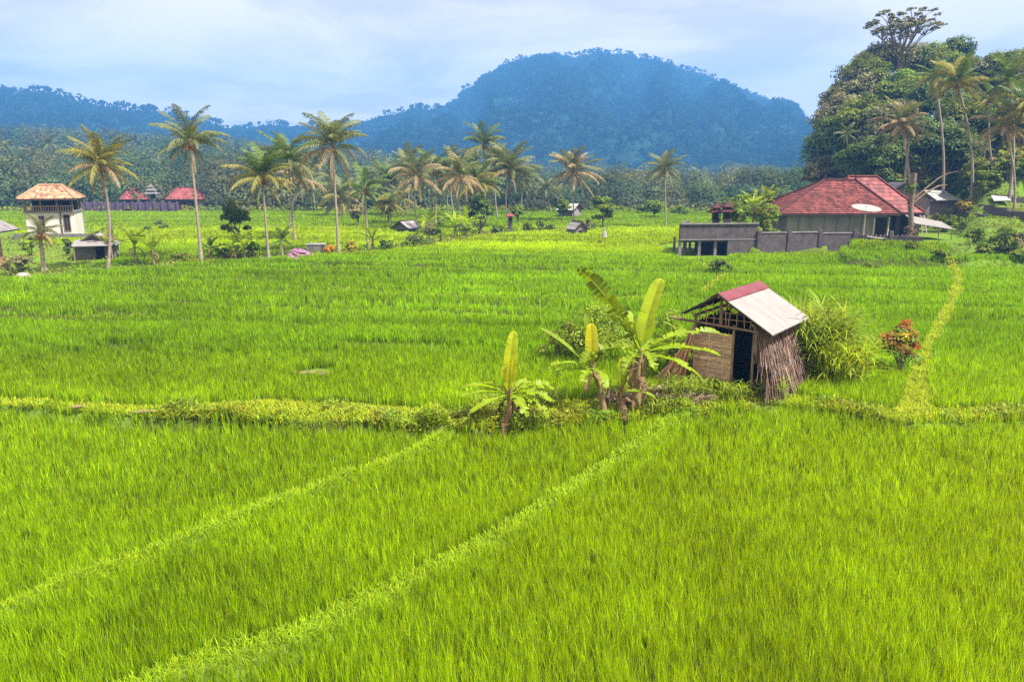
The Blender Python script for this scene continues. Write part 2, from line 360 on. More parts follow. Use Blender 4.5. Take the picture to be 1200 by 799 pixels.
# ---------------------------------------------------------------- ground sheet
def axis(a, b, parts):
    out = [a]
    for lim, st in parts:
        while out[-1] < lim - 1e-6: out.append(min(lim, out[-1] + st))
    return np.array(out)
gx = axis(-1500, 1500, [(-300, 60), (-100, 10), (-32, 2), (32, .33), (60, 1.2), (120, 2.5), (300, 10), (1500, 60)])
gy = axis(-70, 2000, [(4, 6), (32, .33), (95, .8), (150, 2.5), (420, 12), (2000, 80)])
XX, YY = np.meshgrid(gx, gy); ZZ = terr(XX, YY)
nx, ny = len(gx), len(gy)
idx = np.arange(nx * ny).reshape(ny, nx)
gf = np.stack([idx[:-1, :-1], idx[:-1, 1:], idx[1:, 1:], idx[1:, :-1]], -1).reshape(-1, 4)
wet = ~off_field(XX.ravel(), np.maximum(YY.ravel(), .5)) & (YY.ravel() > -5) & ((slope_right(XX.ravel(), YY.ravel()) < .02) | ((XX.ravel() < .62 * YY.ravel()) & (YY.ravel() < 67))) & (np.minimum(dline(XX.ravel(), YY.ravel(), L_B1)[0], dline(XX.ravel(), YY.ravel(), L_B2)[0]) > .6) & (dline(XX.ravel(), YY.ravel(), L_WEED)[0] > .5)
gc = np.where(wet[:, None], np.array([.40, .30, .6]), 1.0)
gb = B().add(np.stack([XX, YY, ZZ], -1).reshape(-1, 3), gf, gc)
tag(gb.build('ground', M['ground'], smooth=True), kind='structure')
# ---------------------------------------------------------------- mountain and hills
def hillmesh(name, ridge, Yr, Y0, Yb, seed, spur=22, label=None):
    rx = np.array([(p[0] - 600) / F * Yr * math.cos(PIT) * 1.0 for p in ridge]); rx = np.array([tuple(aty(p[0], p[1], Yr))[0] for p in ridge]); rz = np.array([aty(p[0], p[1], Yr).z for p in ridge])
    x0, x1 = rx[0], rx[-1]
    us = np.linspace(0, 1, 260); ts = np.concatenate([np.linspace(0, 1, 90), 1 + np.linspace(.03, 1, 14)])
    def hh(X, t):
        h = np.interp(X, rx, rz) + 9 * (fbm(X / 55 + seed, X * 0 + seed, 4) - .5)
        h = h - 3
        f = np.where(t <= 1, np.clip(t, 0, 1) ** 1.15 * .93 + .07 * ss(0, 1, t), 1 - (t - 1) ** 1.5)
        w_ = X + 70 * (fbm(t * 2.2 + seed, X / 300, 2) - .5)
        rd = 1 - np.abs(2 * fbm(w_ / 110 + seed, t * 1.1, 5) - 1)
        return h * f + (rd - .72) * spur * 2.2 * np.sin(np.pi * np.clip(t, 0, 1)) ** .8 + 3
    def pos(X, t):
        y = np.where(t <= 1, Y0 + (Yr - Y0) * t, Yr + (Yb - Yr) * (t - 1))
        sc_ = np.where(t <= 1, y / Yr, 1)
        return X * (.35 + .65 * sc_), y
    U, Tt = np.meshgrid(x0 + (x1 - x0) * us, ts); PX, PY = pos(U, Tt); Z = hh(U, Tt)
    n = len(us); id_ = np.arange(U.size).reshape(U.shape)
    f = np.stack([id_[:-1, :-1], id_[:-1, 1:], id_[1:, 1:], id_[1:, :-1]], -1).reshape(-1, 4)
    tag(B().add(np.stack([PX, PY, Z], -1).reshape(-1, 3), f).build(name, M['mground'], smooth=True), kind='structure')
    return lambda u, t: (lambda X: (*pos(X, t), hh(X, t)))(x0 + (x1 - x0) * u)
RG_MAIN = [(360, 215), (400, 185), (430, 158), (460, 142), (500, 130), (522, 130), (535, 119), (543, 107), (556, 104), (568, 92), (582, 86), (592, 78), (610, 72), (628, 68), (650, 66), (675, 69), (700, 65), (735, 66), (762, 71), (790, 78), (800, 85), (828, 92), (850, 103), (872, 109), (900, 124), (925, 137), (945, 148), (960, 156), (975, 161), (1000, 168), (1100, 190), (1200, 205)]
RG_LEFT = [(-420, 130), (-200, 105), (-60, 104), (0, 111), (60, 115), (130, 131), (200, 137), (240, 146), (270, 158), (300, 172), (340, 190), (400, 204)]
RG_MID = [(150, 205), (200, 180), (240, 163), (300, 153), (340, 151), (400, 150), (450, 138), (500, 130), (560, 135), (640, 160), (720, 190), (800, 204)]
RG_LOW = [(640, 206), (720, 200), (800, 188), (860, 176), (920, 166), (1000, 160), (1100, 150), (1300, 140)]
HILLS = [('mountain', RG_MAIN, 1500, 620, 1780, 5.0, 46), ('hill', RG_LEFT, 1080, 520, 1260, 11.0, 22), ('hill', RG_MID, 1280, 640, 1450, 23.0, 22), ('hill', RG_LOW, 860, 520, 960, 37.0, 8)]
hfun = [hillmesh(*h) for h in HILLS]
rq = np.random.RandomState(8)
def quads(C, Nn, size, asp=.6, rnd=rq):
    """leaf-shaped four-sided faces at C facing Nn"""
    n = len(C); a = rnd.normal(size=(n, 3)); u = np.cross(Nn, a); u /= np.linalg.norm(u, axis=1)[:, None] + 1e-9
    v = np.cross(Nn, u); s = np.asarray(size).reshape(-1, 1) * np.ones((n, 1))
    return np.stack([C - u * s, C - v * s * asp, C + u * s, C + v * s * asp], 1).reshape(-1, 3), np.arange(4 * n).reshape(n, 4)
def domes(b, P, R, Hh, nleaf, size, colr, rnd=rq, flat=1.0):
    """crown domes standing at points P (n,3), each of nleaf leafy faces"""
    n = len(P); k = rnd.normal(size=(n, nleaf, 3)); k[..., 2] = np.abs(k[..., 2]) * .9 - .15; k /= np.linalg.norm(k, axis=2)[..., None]
    rr = .72 + .38 * rnd.rand(n, nleaf, 1)
    C = P[:, None, :] + k * rr * np.stack([R, R, Hh], -1)[:, None, :]
    nn = k + rnd.normal(size=k.shape) * .22; nn /= np.linalg.norm(nn, axis=2)[..., None]
    v, f = quads(C.reshape(-1, 3), nn.reshape(-1, 3), np.repeat(size, nleaf) * (.7 + .6 * rnd.rand(n * nleaf)), .75, rnd)
    c = np.repeat(colr, nleaf, 0) * (.75 + .5 * rnd.rand(n * nleaf, 1)); b.add(v, f, np.repeat(c, 4, 0))
def tints(n, rnd, a=.35):
    v = 1 - a + 2 * a * rnd.rand(n, 1); wm = rnd.rand(n, 1); return np.hstack([v * (.8 + .6 * wm), v, v * (.8 + .3 * rnd.rand(n, 1))])
for (nm, _, Yr, Y0, *_r), fn, cnt in zip(HILLS, hfun, (24000, 9500, 7000, 6000)):
    u = rq.rand(cnt); t = rq.rand(cnt) ** .75 * 1.02; x, y, z = fn(u, t)
    m = np.abs(x / y) < .85; x, y, z = x[m], y[m], z[m]; n = len(x)
    b = B(); r = 2.4 + 4.8 * rq.rand(n) ** 1.8; domes(b, np.stack([x, y, z], -1), r, r * 1.1, 12, r * .42, tints(n, rq, .2) * (.75 + .5 * fbm(x / 30, y / 60, 3))[:, None])
    tag(b.build('hill_forest', M['mount']), 'continuous forest covering the ' + {1500: 'big central mountain', 1080: 'low ridge at far left', 1280: 'low ridge between left hills and the mountain', 860: 'low ridge at the foot of the mountain on the right'}[Yr], 'forest', kind='stuff')
    cu = 260; u = rq.rand(cu); x, y, z = fn(u, np.ones(cu)); m = fbm(x / 60, x * 0, 3) > .42; x, y, z = x[m], y[m], z[m]; n = len(x)   # taller trees standing along the crest
    b = B(); r = 2.5 + 3 * rq.rand(n); hh_ = 5 + 6 * rq.rand(n); domes(b, np.stack([x, y, z + hh_], -1), r, r, 16, r * .4, tints(n, rq, .4) * .8)
    for i in range(n): b.tube([(x[i], y[i], z[i] - 2), (x[i], y[i], z[i] + hh_[i] + 1)], [.7, .5], 4, .5, cap=False)
    tag(b.build('crest_forest', M['mount']), 'uneven fringe of taller trees along the crest ' + {1500: 'of the big mountain', 1080: 'of the far left hill', 1280: 'of the middle saddle', 860: 'of the low right ridge'}[Yr], 'forest', kind='stuff')
# the wood on the valley floor
b = B(); n = 2600
y = 150 + 470 * rq.rand(n) ** 1.5; x = (rq.rand(n) * 1.7 - .85) * y; k = x / y
keep = (k < .40) | (y > 300); x, y, k = x[keep], y[keep], k[keep]; n = len(x); z = terr(x, y)
hgt = (3.0 + 5 * rq.rand(n)) * (1 - .25 * ss(-.05, .15, k)) + 3 * ss(-.2, -.5, k); hgt = hgt * np.where(y < 165, .6, 1) * (.55 + .95 * fbm(x / 28 + 40, y / 60, 2)) * np.where(rq.rand(n) < .06, 1.3, 1); hgt = np.minimum(hgt, 8.5)
r = 2.8 + 2.8 * rq.rand(n); g = tints(n, rq, .35); g = g * (.55 + 1.0 * fbm(x / 22 + 5, y / 40, 3))[:, None] * np.stack([.8 + .5 * fbm(x / 30 + 70, y / 50, 2), 1 + 0 * x, 1 + 0 * x], -1); g = g * np.where(rq.rand(n, 1) < .12, np.array([1.4, 1.25, 1.0]), 1)
for lo_, hi_, nl, sz in ((0, 240, 420, .075), (240, 400, 190, .115), (400, 1000, 60, .2)):
    m = (y >= lo_) & (y < hi_)
    domes(b, np.stack([x, y, z + hgt * .4], -1)[m], r[m], hgt[m], nl, r[m] * sz, g[m]); domes(b, np.stack([x, y, z - .4], -1)[m], r[m] * 1.1, hgt[m] * .7, nl // 2, r[m] * sz, g[m] * .9)
tag(b.build('valley_wood', M['wood_far']), 'far wood of mixed trees filling the valley floor behind the fields', 'wood', kind='stuff')
# ---------------------------------------------------------------- rice, bund grass, weeds
rg = np.random.RandomState(21)
def blades(b, x, y, z, L, W, az, lean, curl, col):
    n = len(x); ca, sa = np.cos(az), np.sin(az); V = np.zeros((n, 5, 3))
    h1 = L * .55 * np.sin(lean); z1 = L * .55 * np.cos(lean); l2 = lean + curl; h2 = h1 + L * .45 * np.sin(l2); z2 = z1 + L * .45 * np.cos(l2)
    wa = az + (rg.rand(n) - .5) * 1.6; sx, sy = -np.sin(wa) * W / 2, np.cos(wa) * W / 2
    for i, (h, zz_, k) in enumerate(((0, 0 * L, .8), (0, 0 * L, -.8), (h1, z1, 1), (h1, z1, -1), (h2, z2, 0))):
        V[:, i, 0] = x + h * ca + sx * k; V[:, i, 1] = y + h * sa + sy * k; V[:, i, 2] = z + zz_
    id_ = np.arange(n)[:, None] * 5; b.add(V.reshape(-1, 3), np.vstack([id_ + np.array([0, 1, 3]), id_ + np.array([0, 3, 2]), id_ + np.array([2, 3, 4])]), np.repeat(col, 5, 0))
def sample(n, d0, d1, pw):
    u = rg.rand(n); e = 2 - pw; D = (d0 ** e + u * (d1 ** e - d0 ** e)) ** (1 / e)
    return (rg.rand(n) * 2 - 1) * (D * .79 + 4.6), D
def field_tint(x, y):
    k = x / y; c = np.ones((len(x), 3))
    v = 1 + .28 * (fbm(x * .06 + 3, y * .16, 3) - .5) * 2 * ss(14, 30, y) + .16 * (fbm(x * .5, y * .5, 2) - .5) * 2
    band = fbm(x * .035 + 9, y * .75 + .08 * x, 3) - .5; v = v + band * .75 * ss(26, 34, y) * (1 - ss(110, 140, y)) * ss(.2, 0, k)
    c = c * v[:, None]
    yel = (.25 + .75 * fbm(x * .08, y * .08, 2)) * (1 - ss(18, 26, y)) * ss(-.6, .35, k)      # yellower rice in the nearest field on the right
    c[:, 0] *= 1 + .26 * yel; c[:, 1] *= 1 + .08 * yel
    dk = (1 - ss(30, 44, y)) * ss(22, 24, y) ; c *= (1 - .06 * dk)[:, None]; c[:, 0] *= 1 - .12 * ss(24, 30, y) * (1 - ss(60, 70, y))
    s_ = ss(66, 72, y + 6 * np.sin(x * .05)) * (1 - ss(96, 102, y)); c[:, 0] *= 1 + .38 * s_; c[:, 1] *= 1 + .22 * s_
    s_ = ss(106, 110, y); c[:, 0] *= 1 - .1 * s_; c[:, 1] *= 1 - .06 * s_
    
    return c
rb = B(); NB = 0
for (n0, d0, d1, pw) in ((330000, 8.2, 15, 0.0), (560000, 15, 34, .7), (380000, 34, 72, 1.35), (360000, 72, 144, 1.5)):
    nh = n0 // 8; x, y = sample(nh, d0, d1, pw)                        # hills of eight leaves
    we, bu, lo = lines_mask(x, y); ok = ~(we | bu | lo) & ~off_field(x, y)
    bn = fbm(x * .022 + 3, y * .30 + .05 * x, 3); gap = (np.abs(bn - .5) < .018) | (np.abs(bn - .60) < .016) | (np.abs(bn - .42) < .016) | (np.abs(bn - .68) < .014) | (np.abs(bn - .34) < .014); ok &= ~(gap & (y > 27) & (y < 62) & (x / y < .35))
    if d0 > 30: ok &= ~((np.abs(x / y) > .9))
    x, y = x[ok], y[ok]
    x = np.repeat(x, 8); y = np.repeat(y, 8); m = len(x); sp_ = .021 * (y / 12) ** 1.1
    cl_ = field_tint(x, y); x = x + rg.normal(size=m) * sp_; y = y + rg.normal(size=m) * sp_
    hv_ = .88 + .22 * fbm(x * .35, y * .35, 2)
    bandh = 1 - .5 * ss(.5, .62, fbm(x * .03 + 9, y * .5 + .08 * x, 3)) * ss(26, 40, y) * (1 - ss(55, 70, y))
    L = (.31 + (.24 - .10 * ss(30, 80, y)) * rg.rand(m)) * hv_ * bandh * np.repeat(.85 + .3 * rg.rand(m // 8), 8); Wd = .0092 * (np.maximum(y, 9) / 12) ** 1.0 * (1 + 1.0 * ss(45, 90, y)) * (.7 + .6 * rg.rand(m))
    az = rg.rand(m) * 6.283; lean = .03 + .22 * rg.rand(m) ** 1.3; curl = .05 + .45 * rg.rand(m) ** 2
    fd = ss(15, 55, y)[:, None]; c = cl_ * (1 + (rg.rand(m, 1) - .5) * (1.0 - .5 * fd)) * np.repeat(1 + .7 * (rg.rand(m // 8, 1) - .5), 8, 0) ** (1 - .7 * fd); c[:, 0] *= .85 + .35 * rg.rand(m)
    blades(rb, x, y, terr(x, y), L, Wd, az, lean, curl, c); NB += m
tag(rb.build('rice', M['rice']), 'dense young green rice covering the paddy fields', 'rice', kind='stuff')
bb = B()
for (n, d0, d1, pw) in ((1100000, 8.2, 34, .3), (900000, 34, 90, 1.0)):
    x, y = sample(n, d0, d1, pw); we, bu, lo = lines_mask(x, y); on = bu | (lo & (rg.rand(n) < .5)) | (we & (rg.rand(n) < .7))
    on &= ~off_field(x, y) | bu
    x, y, bu = x[on], y[on], bu[on]; m = len(x); L = np.where(bu, .10 + .16 * rg.rand(m), .08 + .14 * rg.rand(m)) * (1 + .4 * (fbm(x * 1.3, y * 1.3, 2) > .62))
    Wd = .014 * (np.maximum(y, 9) / 12) ** .9 * (.7 + .6 * rg.rand(m)); c = (.6 + .7 * rg.rand(m, 1)) * np.ones((m, 3)); c[:, 0] *= .8 + .5 * rg.rand(m); fr = np.minimum(dline(x, y, L_B1)[0], dline(x, y, L_B2)[0]) < .5; c[fr] *= np.array([.80, .96, .40])
    blades(bb, x, y, terr(x, y), L, Wd, rg.rand(m) * 6.283, .1 + .8 * rg.rand(m), .2 + .8 * rg.rand(m), c)
tag(bb.build('bund_grass', M['bund']), 'short yellow green grass on the narrow paths between paddies', 'grass', kind='stuff')
# broad-leaved ground cover along the ditch
wb = B(); n = 150000; x, y = sample(n, 17, 30, .4); we, bu, lo = lines_mask(x, y); d, s = dline(x, y, L_WEED)
lush = fbm(x * .8 + 4, y * .8, 3); dens = np.interp(s, [0, 2.6, 3.2, 6, 7.5, 11, 12, 16], [.15, .2, 1, 1, 1, .9, .6, .6])
hx, hy = x - 6.67, y - 22.87; hu = .78 * hx - .62 * hy; hv = .62 * hx + .78 * hy; inhut = (hu > -.95) & (hu < 1.2) & (hv > -.1) & (hv < 3.1)
around = (((hu > -2.4) & (hu < 2.3) & (hv > -.8) & (hv < 4.4)) | (np.hypot(x - 3, y - 22) < 1.6)) & ~inhut
path = dline(x, y, L_PATH)[0] < .7
on = ((we & (rg.rand(n) < dens) & (lush > .34)) | (around & (lush > .38))) & ~path
x, y, lush = x[on], y[on], lush[on]; m = len(x); top = .07 + 1.5 * np.clip(lush - .38, 0, .3)
top *= (.35 + .65 * ss(2.2, 3.4, s[on])) * (1 - .4 * ss(11, 13, s[on])); cs = (.5 + .7 * rg.rand(m, 1)) * np.ones((m, 3)); cs[:, 0] *= .75 + 1.0 * fbm(x * 1.2, y * 1.2, 2)
blades(wb, x, y, terr(x, y), top * (.6 + .8 * rg.rand(m)) + .05, .035 + .03 * rg.rand(m), rg.rand(m) * 6.283, .2 + .9 * rg.rand(m), .4 + .9 * rg.rand(m), cs)
k_ = rg.normal(size=(m, 3)); k_[:, 2] = np.abs(k_[:, 2]) + .6; k_ /= np.linalg.norm(k_, axis=1)[:, None]
P = np.stack([x, y, terr(x, y) + top * rg.rand(m) ** .6], -1); v, f = quads(P, k_, .035 + .035 * rg.rand(m), .55, rg); wb.add(v, f, np.repeat(cs * np.array([.8, 1, 1]), 4, 0))
tag(wb.build('ditch_weeds', M['weed']), 'lush broad leaved weeds along the ditch between the fields', 'weeds', kind='stuff')
# rough ground cover on the terraces and hedge line
cb_ = B()
def cover(n, xr, yr, test, size=(.12, .3), ht=.5):
    x = xr[0] + (xr[1] - xr[0]) * rg.rand(n); y = yr[0] + (yr[1] - yr[0]) * rg.rand(n); on = test(x, y); x, y = x[on], y[on]; m = len(x)
    k_ = rg.normal(size=(m, 3)); k_[:, 2] = np.abs(k_[:, 2]) + .5; k_ /= np.linalg.norm(k_, axis=1)[:, None]
    hh_ = ht * (.2 + fbm(x * .6, y * .6, 3)) * rg.rand(m)
    c = (.5 + .8 * rg.rand(m, 1)) * np.ones((m, 3)); c[:, 0] *= .6 + 1.3 * fbm(x * .25, y * .25, 2)
    v, f = quads(np.stack([x, y, terr(x, y) + hh_], -1), k_, size[0] + (size[1] - size[0]) * rg.rand(m), .5, rg); cb_.add(v, f, np.repeat(c, 4, 0))
cover(60000, (-62, 16), (50, 100), lambda x, y: dline(x, y, L_HEDGE)[0] < 1.9, (.06, .17), .55)
cover(60000, (30, 90), (55, 100), lambda x, y: (x / y > .60) & (x / y < .85) & (y > 57) & ~inpoly(x, y, P_HOUSE), (.06, .17), .35)
cover(30000, (40, 130), (84, 130), lambda x, y: (x / y > .40) & (x / y < .85), (.25, .6), 1.2)
cover(9000, (-62, -20), (48, 84), lambda x, y: inpoly(x, y, P_LEFT), (.06, .17), .3)
cover(14000, (-130, 110), (140, 156), lambda x, y: x / y < .42, (.2, .5), 1.4)
tag(cb_.build('ground_cover', M['leafpale']), 'rough low greenery on the terraces, banks and field edges', 'ground cover', kind='stuff')

# ================================================================ OBJECTS
# ---------------------------------------------------------------- the field shed
E_HUT = (6.67, 22.87); HZ = .12
hut = empty('field_shed', (E_HUT[0], E_HUT[1], HZ), -math.atan2(.62, .78), 'small bamboo field shed with pale zinc and dark red roof beside the banana plants', 'shed')
def lvl(u, v): return HZ - .15
o_ = Vector
ez, rz_, EV = 2.18, 3.24, 3.15           # eave height, ridge height, back end of roof
b = B()
nrm = Vector((1.1, 0, 1.8)).normalized()
def slope(b, u0, z0, u1, z1, v0, v1, th=.03, nu=30, amp=.010, sx=1):
    """thin corrugated sheet from ridge (u0,z0) to eave (u1,z1)"""
    n = int((v1 - v0) / .038); vs = []
    for side in (0, th):
        for i in range(n + 1):
            v = v0 + (v1 - v0) * i / n; dz = amp * math.cos(i * math.pi) - side
            for j in range(5):
                t = j / 4; sag = -.02 * math.sin(math.pi * t) * math.sin(3 * math.pi * i / n) ** 2; vs.append((u0 + (u1 - u0) * t, v, z0 + (z1 - z0) * t + dz + sag))
    m = (n + 1) * 5; f = []
    for i in range(n):
        for j in range(4):
            a = i * 5 + j; f.append((a, a + 5, a + 6, a + 1)); f.append((m + a + 1, m + a + 6, m + a + 5, m + a))
    for i in range(n): f.append((i * 5, m + i * 5, m + i * 5 + 5, i * 5 + 5)); f.append((i * 5 + 4, i * 5 + 9, m + i * 5 + 9, m + i * 5 + 4))
    for e in (0, n): 
        for j in range(4): f.append((e * 5 + j, e * 5 + j + 1, m + e * 5 + j + 1, m + e * 5 + j))
    b.add(vs, f); return b
slope(B(), .0, rz_, 1.78, ez, -.38, EV).build('roof_panel', M['zinc'], hut)['label'] = 'pale grey corrugated zinc sheet on the right slope'
slope(B(), 0, rz_, -1.22, ez + .32, -.38, EV).build('roof_panel', M['zincshade'], hut)['label'] = 'sheet on the left slope with its shade painted as dark grey'
b = B(); slope(b, 0, rz_ + .035, .34, rz_ - .17, -.42, EV + .03, .015); slope(b, 0, rz_ + .035, -.26, rz_ - .12, -.42, EV + .03, .015); b.build('ridge_cap', M['zincred'], hut)
rnh = random.Random(5)
def pole(b, a, c, r=.035, n=7, wob=.02, col=1.0):
    a, c = Vector(a), Vector(c); pts = [a.lerp(c, t) + Vector((rnh.uniform(-wob, wob), rnh.uniform(-wob, wob), 0)) * (0 < t < 1) for t in (0, .35, .7, 1)]
    return b.tube(pts, [r, r * .97, r * .92, r * .88], n, col)
for (u, v, top) in ((-.85, 0, 2.42), (1.1, 0, 2.34), (-.85, 2.85, 2.5), (1.1, 2.85, 2.4), (.44, 0, 2.25)):
    pole(B(), (u, v, -.2), (u, v, top), .05).build('post', M['timber'], hut, True)
pole(B(), (0, 0, 2.2), (0, 0, rz_ - .07), .055).build('king_post', M['timber'], hut, True)
for (a, c) in (((-1.75, -.06, 2.26), (1.25, -.06, 2.14)), ((-1.1, 2.85, 2.3), (1.3, 2.85, 2.2)), ((1.1, -.2, 2.36), (1.1, 3.0, 2.36)), ((-.85, -.2, 2.44), (-.85, 3.0, 2.44)), ((0, -.35, rz_ - .09), (0, 3.1, rz_ - .09))):
    pole(B(), a, c, .045).build('beam', M['timber'], hut, True)
for v in (-.3, 0.9, 2.0, 3.05):
    for (u, z) in ((1.7, ez - .02), (-1.15, ez + .30)): pole(B(), (0, v, rz_ - .06), (u, v, z), .03, wob=.005).build('rafter', M['timberdark'], hut, True)
b = B()
for k in range(9):                                   # thin sticks in the open gable
    u = -.75 + k * .21 + rnh.uniform(-.04, .04); zt = rz_ - .1 - abs(u) * (.6 if u > 0 else .6)
    pole(b, (u + rnh.uniform(-.1, .1), .06, 2.1), (u, .06, zt), .016)
for k in range(3): pole(b, (-.8 + .1 * k, .08, 2.38 + k * .2), (1.0 - .3 * k, .08, 2.4 + k * .2), .014)
b.build('gable_lattice', M['bamboo'], hut)
b = B(); r = random.Random(9); H0 = 1.98
for j in range(46):                                  # woven panel: split slats passing in front of and behind uprights
    z = -.05 + j * (H0 / 46); c = r.uniform(.65, 1.15)
    for k in range(10):
        u = -.84 + k * .125; off = -.03 if (j + k) % 2 else -.045
        b.box((u + .0625, off, z + r.uniform(-.004, .004)), (.127, .008, .038), 0, None, (c, c * r.uniform(.92, 1), c * .98))
for k in range(11): b.box((-.84 + k * .125, -.055 if k % 4 == 0 else -.022, .95), (.022, .012, 2.05), 0, None, 1.15 if k % 4 == 0 else .8)
for z in (.03, .52, 1.05, 1.55, 1.93): b.box((-.215, -.066, z), (1.27, .014, .03), 0, None, 1.2)
b.build('woven_wall', M['mat'], hut)
b = B(); r = random.Random(10)                       # plank back and left walls with gaps
for k in range(15):
    u = -.8 + k * .13; b.box((u, 2.9 + .012 * (k % 2), 1.0 + r.uniform(-.05, .1)), (.14, .01, 2.1), 0, None, r.uniform(.6, 1.1))
b.build('back_wall', M['timberdark'], hut)
b = B()
for k in range(22):
    v = .08 + k * .13; b.box((-.9 + .012 * (k % 2), v, 1.05 + r.uniform(-.05, .1)), (.01, .14, 2.3), 0, None, r.uniform(.6, 1.1))
b.build('side_wall', M['timberdark'], hut)
B().box((.12, 1.45, .02), (1.9, 2.75, .06)).build('earth_floor', M['dark'], hut)  # floor coloured near-black to paint in the shade of the interior
b = B(); r = random.Random(11)                       # hanging thatch on the right side
for k in range(3400):
    v = r.uniform(-.05, 2.9); lay = r.choice((0, 1, 2)); z0 = (2.25, 1.6, 1.0)[lay] + r.uniform(-.15, .12); ln = r.uniform(.45, 1.2); out = .02 + (2.25 - z0) * .34 + .2 * r.random() ** 2
    u = 1.13 + out; du = ln * r.uniform(.02, .38); dv = ln * r.gauss(0, .22); w_ = r.uniform(.008, .022); c = r.uniform(.45, 1.35)
    b.add([(u, v - w_, z0), (u, v + w_, z0), (u + du, v + dv + w_, max(.02, z0 - ln)), (u + du, v + dv - w_, max(.02, z0 - ln)), (u - .02, v, z0 - .02), (u + du - .02, v + dv, max(.02, z0 - ln))], [(0, 1, 2, 3), (1, 4, 5, 2), (4, 0, 3, 5)], (c, c * .95, c * r.uniform(.85, 1)))
for k in range(14): v = -.02 + k * .22; pole(b, (1.22, v, 2.1), (1.5 + r.uniform(0, .12), v + r.uniform(-.2, .2), .0), .02, col=.8)
b.build('thatch_wall', M['thatch'], hut)
hr = Matrix.Rotation(-math.atan2(.62, .78), 3, 'Z')
def HW(u, v, z): return hr @ Vector((u, v, 0)) + Vector((E_HUT[0], E_HUT[1], HZ + z))
r = random.Random(12)
for k in range(34):                                  # bamboo poles leaning on the left of the shed
    t = k / 33; top = (-.80 - .35 * t + r.uniform(-.08, .08), -.12 - .16 * r.random(), 2.15 - .95 * t ** 1.2 + r.uniform(-.15, .1)); bot = (-1.0 - 1.25 * t + r.uniform(-.1, .1), -.42 - .35 * r.random(), -.03)
    a = HW(*bot); c = HW(*top); a.z = T(a.x, a.y) - .02; p = empty('bamboo_pole', a); L_ = c - a
    bp = B(); rr = r.uniform(.018, .03); n_ = 7; col = r.uniform(.7, 1.35)
    for q in range(n_): bp.tube([L_ * (q / n_), L_ * ((q + .96) / n_), L_ * ((q + 1) / n_)], [rr, rr * .96, rr * 1.18], 6, (col, col * r.uniform(.88, 1), col * .95), cap=(q == n_ - 1))
    bpy.data.objects.remove(p); ob = bp.build('bamboo_pole', M['bamboo']); ob.location = a
    tag(ob, 'thin dry bamboo pole in the bundle leaning against the left side of the field shed', 'bamboo pole', 'bamboo poles leaning on the shed')
for k, (u, v, lab) in enumerate(((.62, -.16, 'pale sack lying at the foot of the shed doorway'),)):
    p = HW(u, v, 0); b = B(); ico = bpy.data.meshes.new('x'); 
    b.lathe([(0.001, 0), (.12, .01), (.16, .08), (.12, .17), (.05, .2), (.07, .25), (.001, .26)], 12); ob = b.build('sack', M['cloth'], None, True); ob.location = (p.x, p.y, T(p.x, p.y)); ob.rotation_euler = (.5, .2, 0); tag(ob, lab, 'sack')
# ---------------------------------------------------------------- banana plants
def banana_leaf(L, W, az, el, droop, tear=.3, roll=0.0, seed=0, fold=.35, pet=.12, col=1.0):
    r = random.Random(seed); n = 22; b = B(); p = Vector((0, 0, 0)); pts = [p.copy()]; dirs = []
    for i in range(n):
        t = (i + .5) / n; e = el - droop * t ** 1.4; d = Vector((math.cos(az) * math.cos(e), math.sin(az) * math.cos(e), math.sin(e))); dirs.append(d); p = p + d * (L * (1 + pet) / n); pts.append(p.copy())
    b.tube(pts, [.022 * (1 - .75 * i / n) * (1.3 if i < 4 else 1) for i in range(n + 1)], 5, 1.35, cap=False)
    k0 = max(1, int(n * pet)); hang = {1: 0, -1: 0}; out_ = {1: 1, -1: 1}
    S0 = Vector((-math.sin(az), math.cos(az), 0))
    def wd(t): return W * .5 * min(1, (t * 5 + .02) ** .6) * max(0, 1 - t ** 7) ** .5 * (1 - .12 * t)
    for i in range(k0, n):
        t0 = (i - k0) / (n - k0); t1 = (i + 1 - k0) / (n - k0); d = dirs[i]
        S = (Matrix.Rotation(roll, 3, d) @ S0); Nn = S.cross(d) * -1
        if Nn.z < 0 and abs(roll) < .8: Nn = -Nn
        for sg in (1, -1):
            torn = r.random() < tear
            if torn: hang[sg] = r.uniform(-.9, .5) * min(1, tear * 1.6); out_[sg] = r.uniform(.75, 1)
            a = fold - hang[sg] - .5 * tear; sv = (S * sg * math.cos(a) + Nn * math.sin(a))
            w0, w1 = wd(t0) * out_[sg], wd(t1) * out_[sg]; q0, q1 = pts[i], pts[i + 1]; e1 = q1 + sv * w1 + d * w1 * .2; e0 = q0 + sv * w0 + d * w0 * .2
            if torn: e1 = e1 * .6 + e0 * .4
            c = np.array(col) * r.uniform(.88, 1.1); m0 = (q0 + e0) / 2 + Nn * .02; m1 = (q1 + e1) / 2 + Nn * .02
            b.add([tuple(v) for v in (q0, q1, m1, m0, e1, e0)], [(0, 1, 2, 3), (3, 2, 4, 5)], c * np.ones(3))
    return b
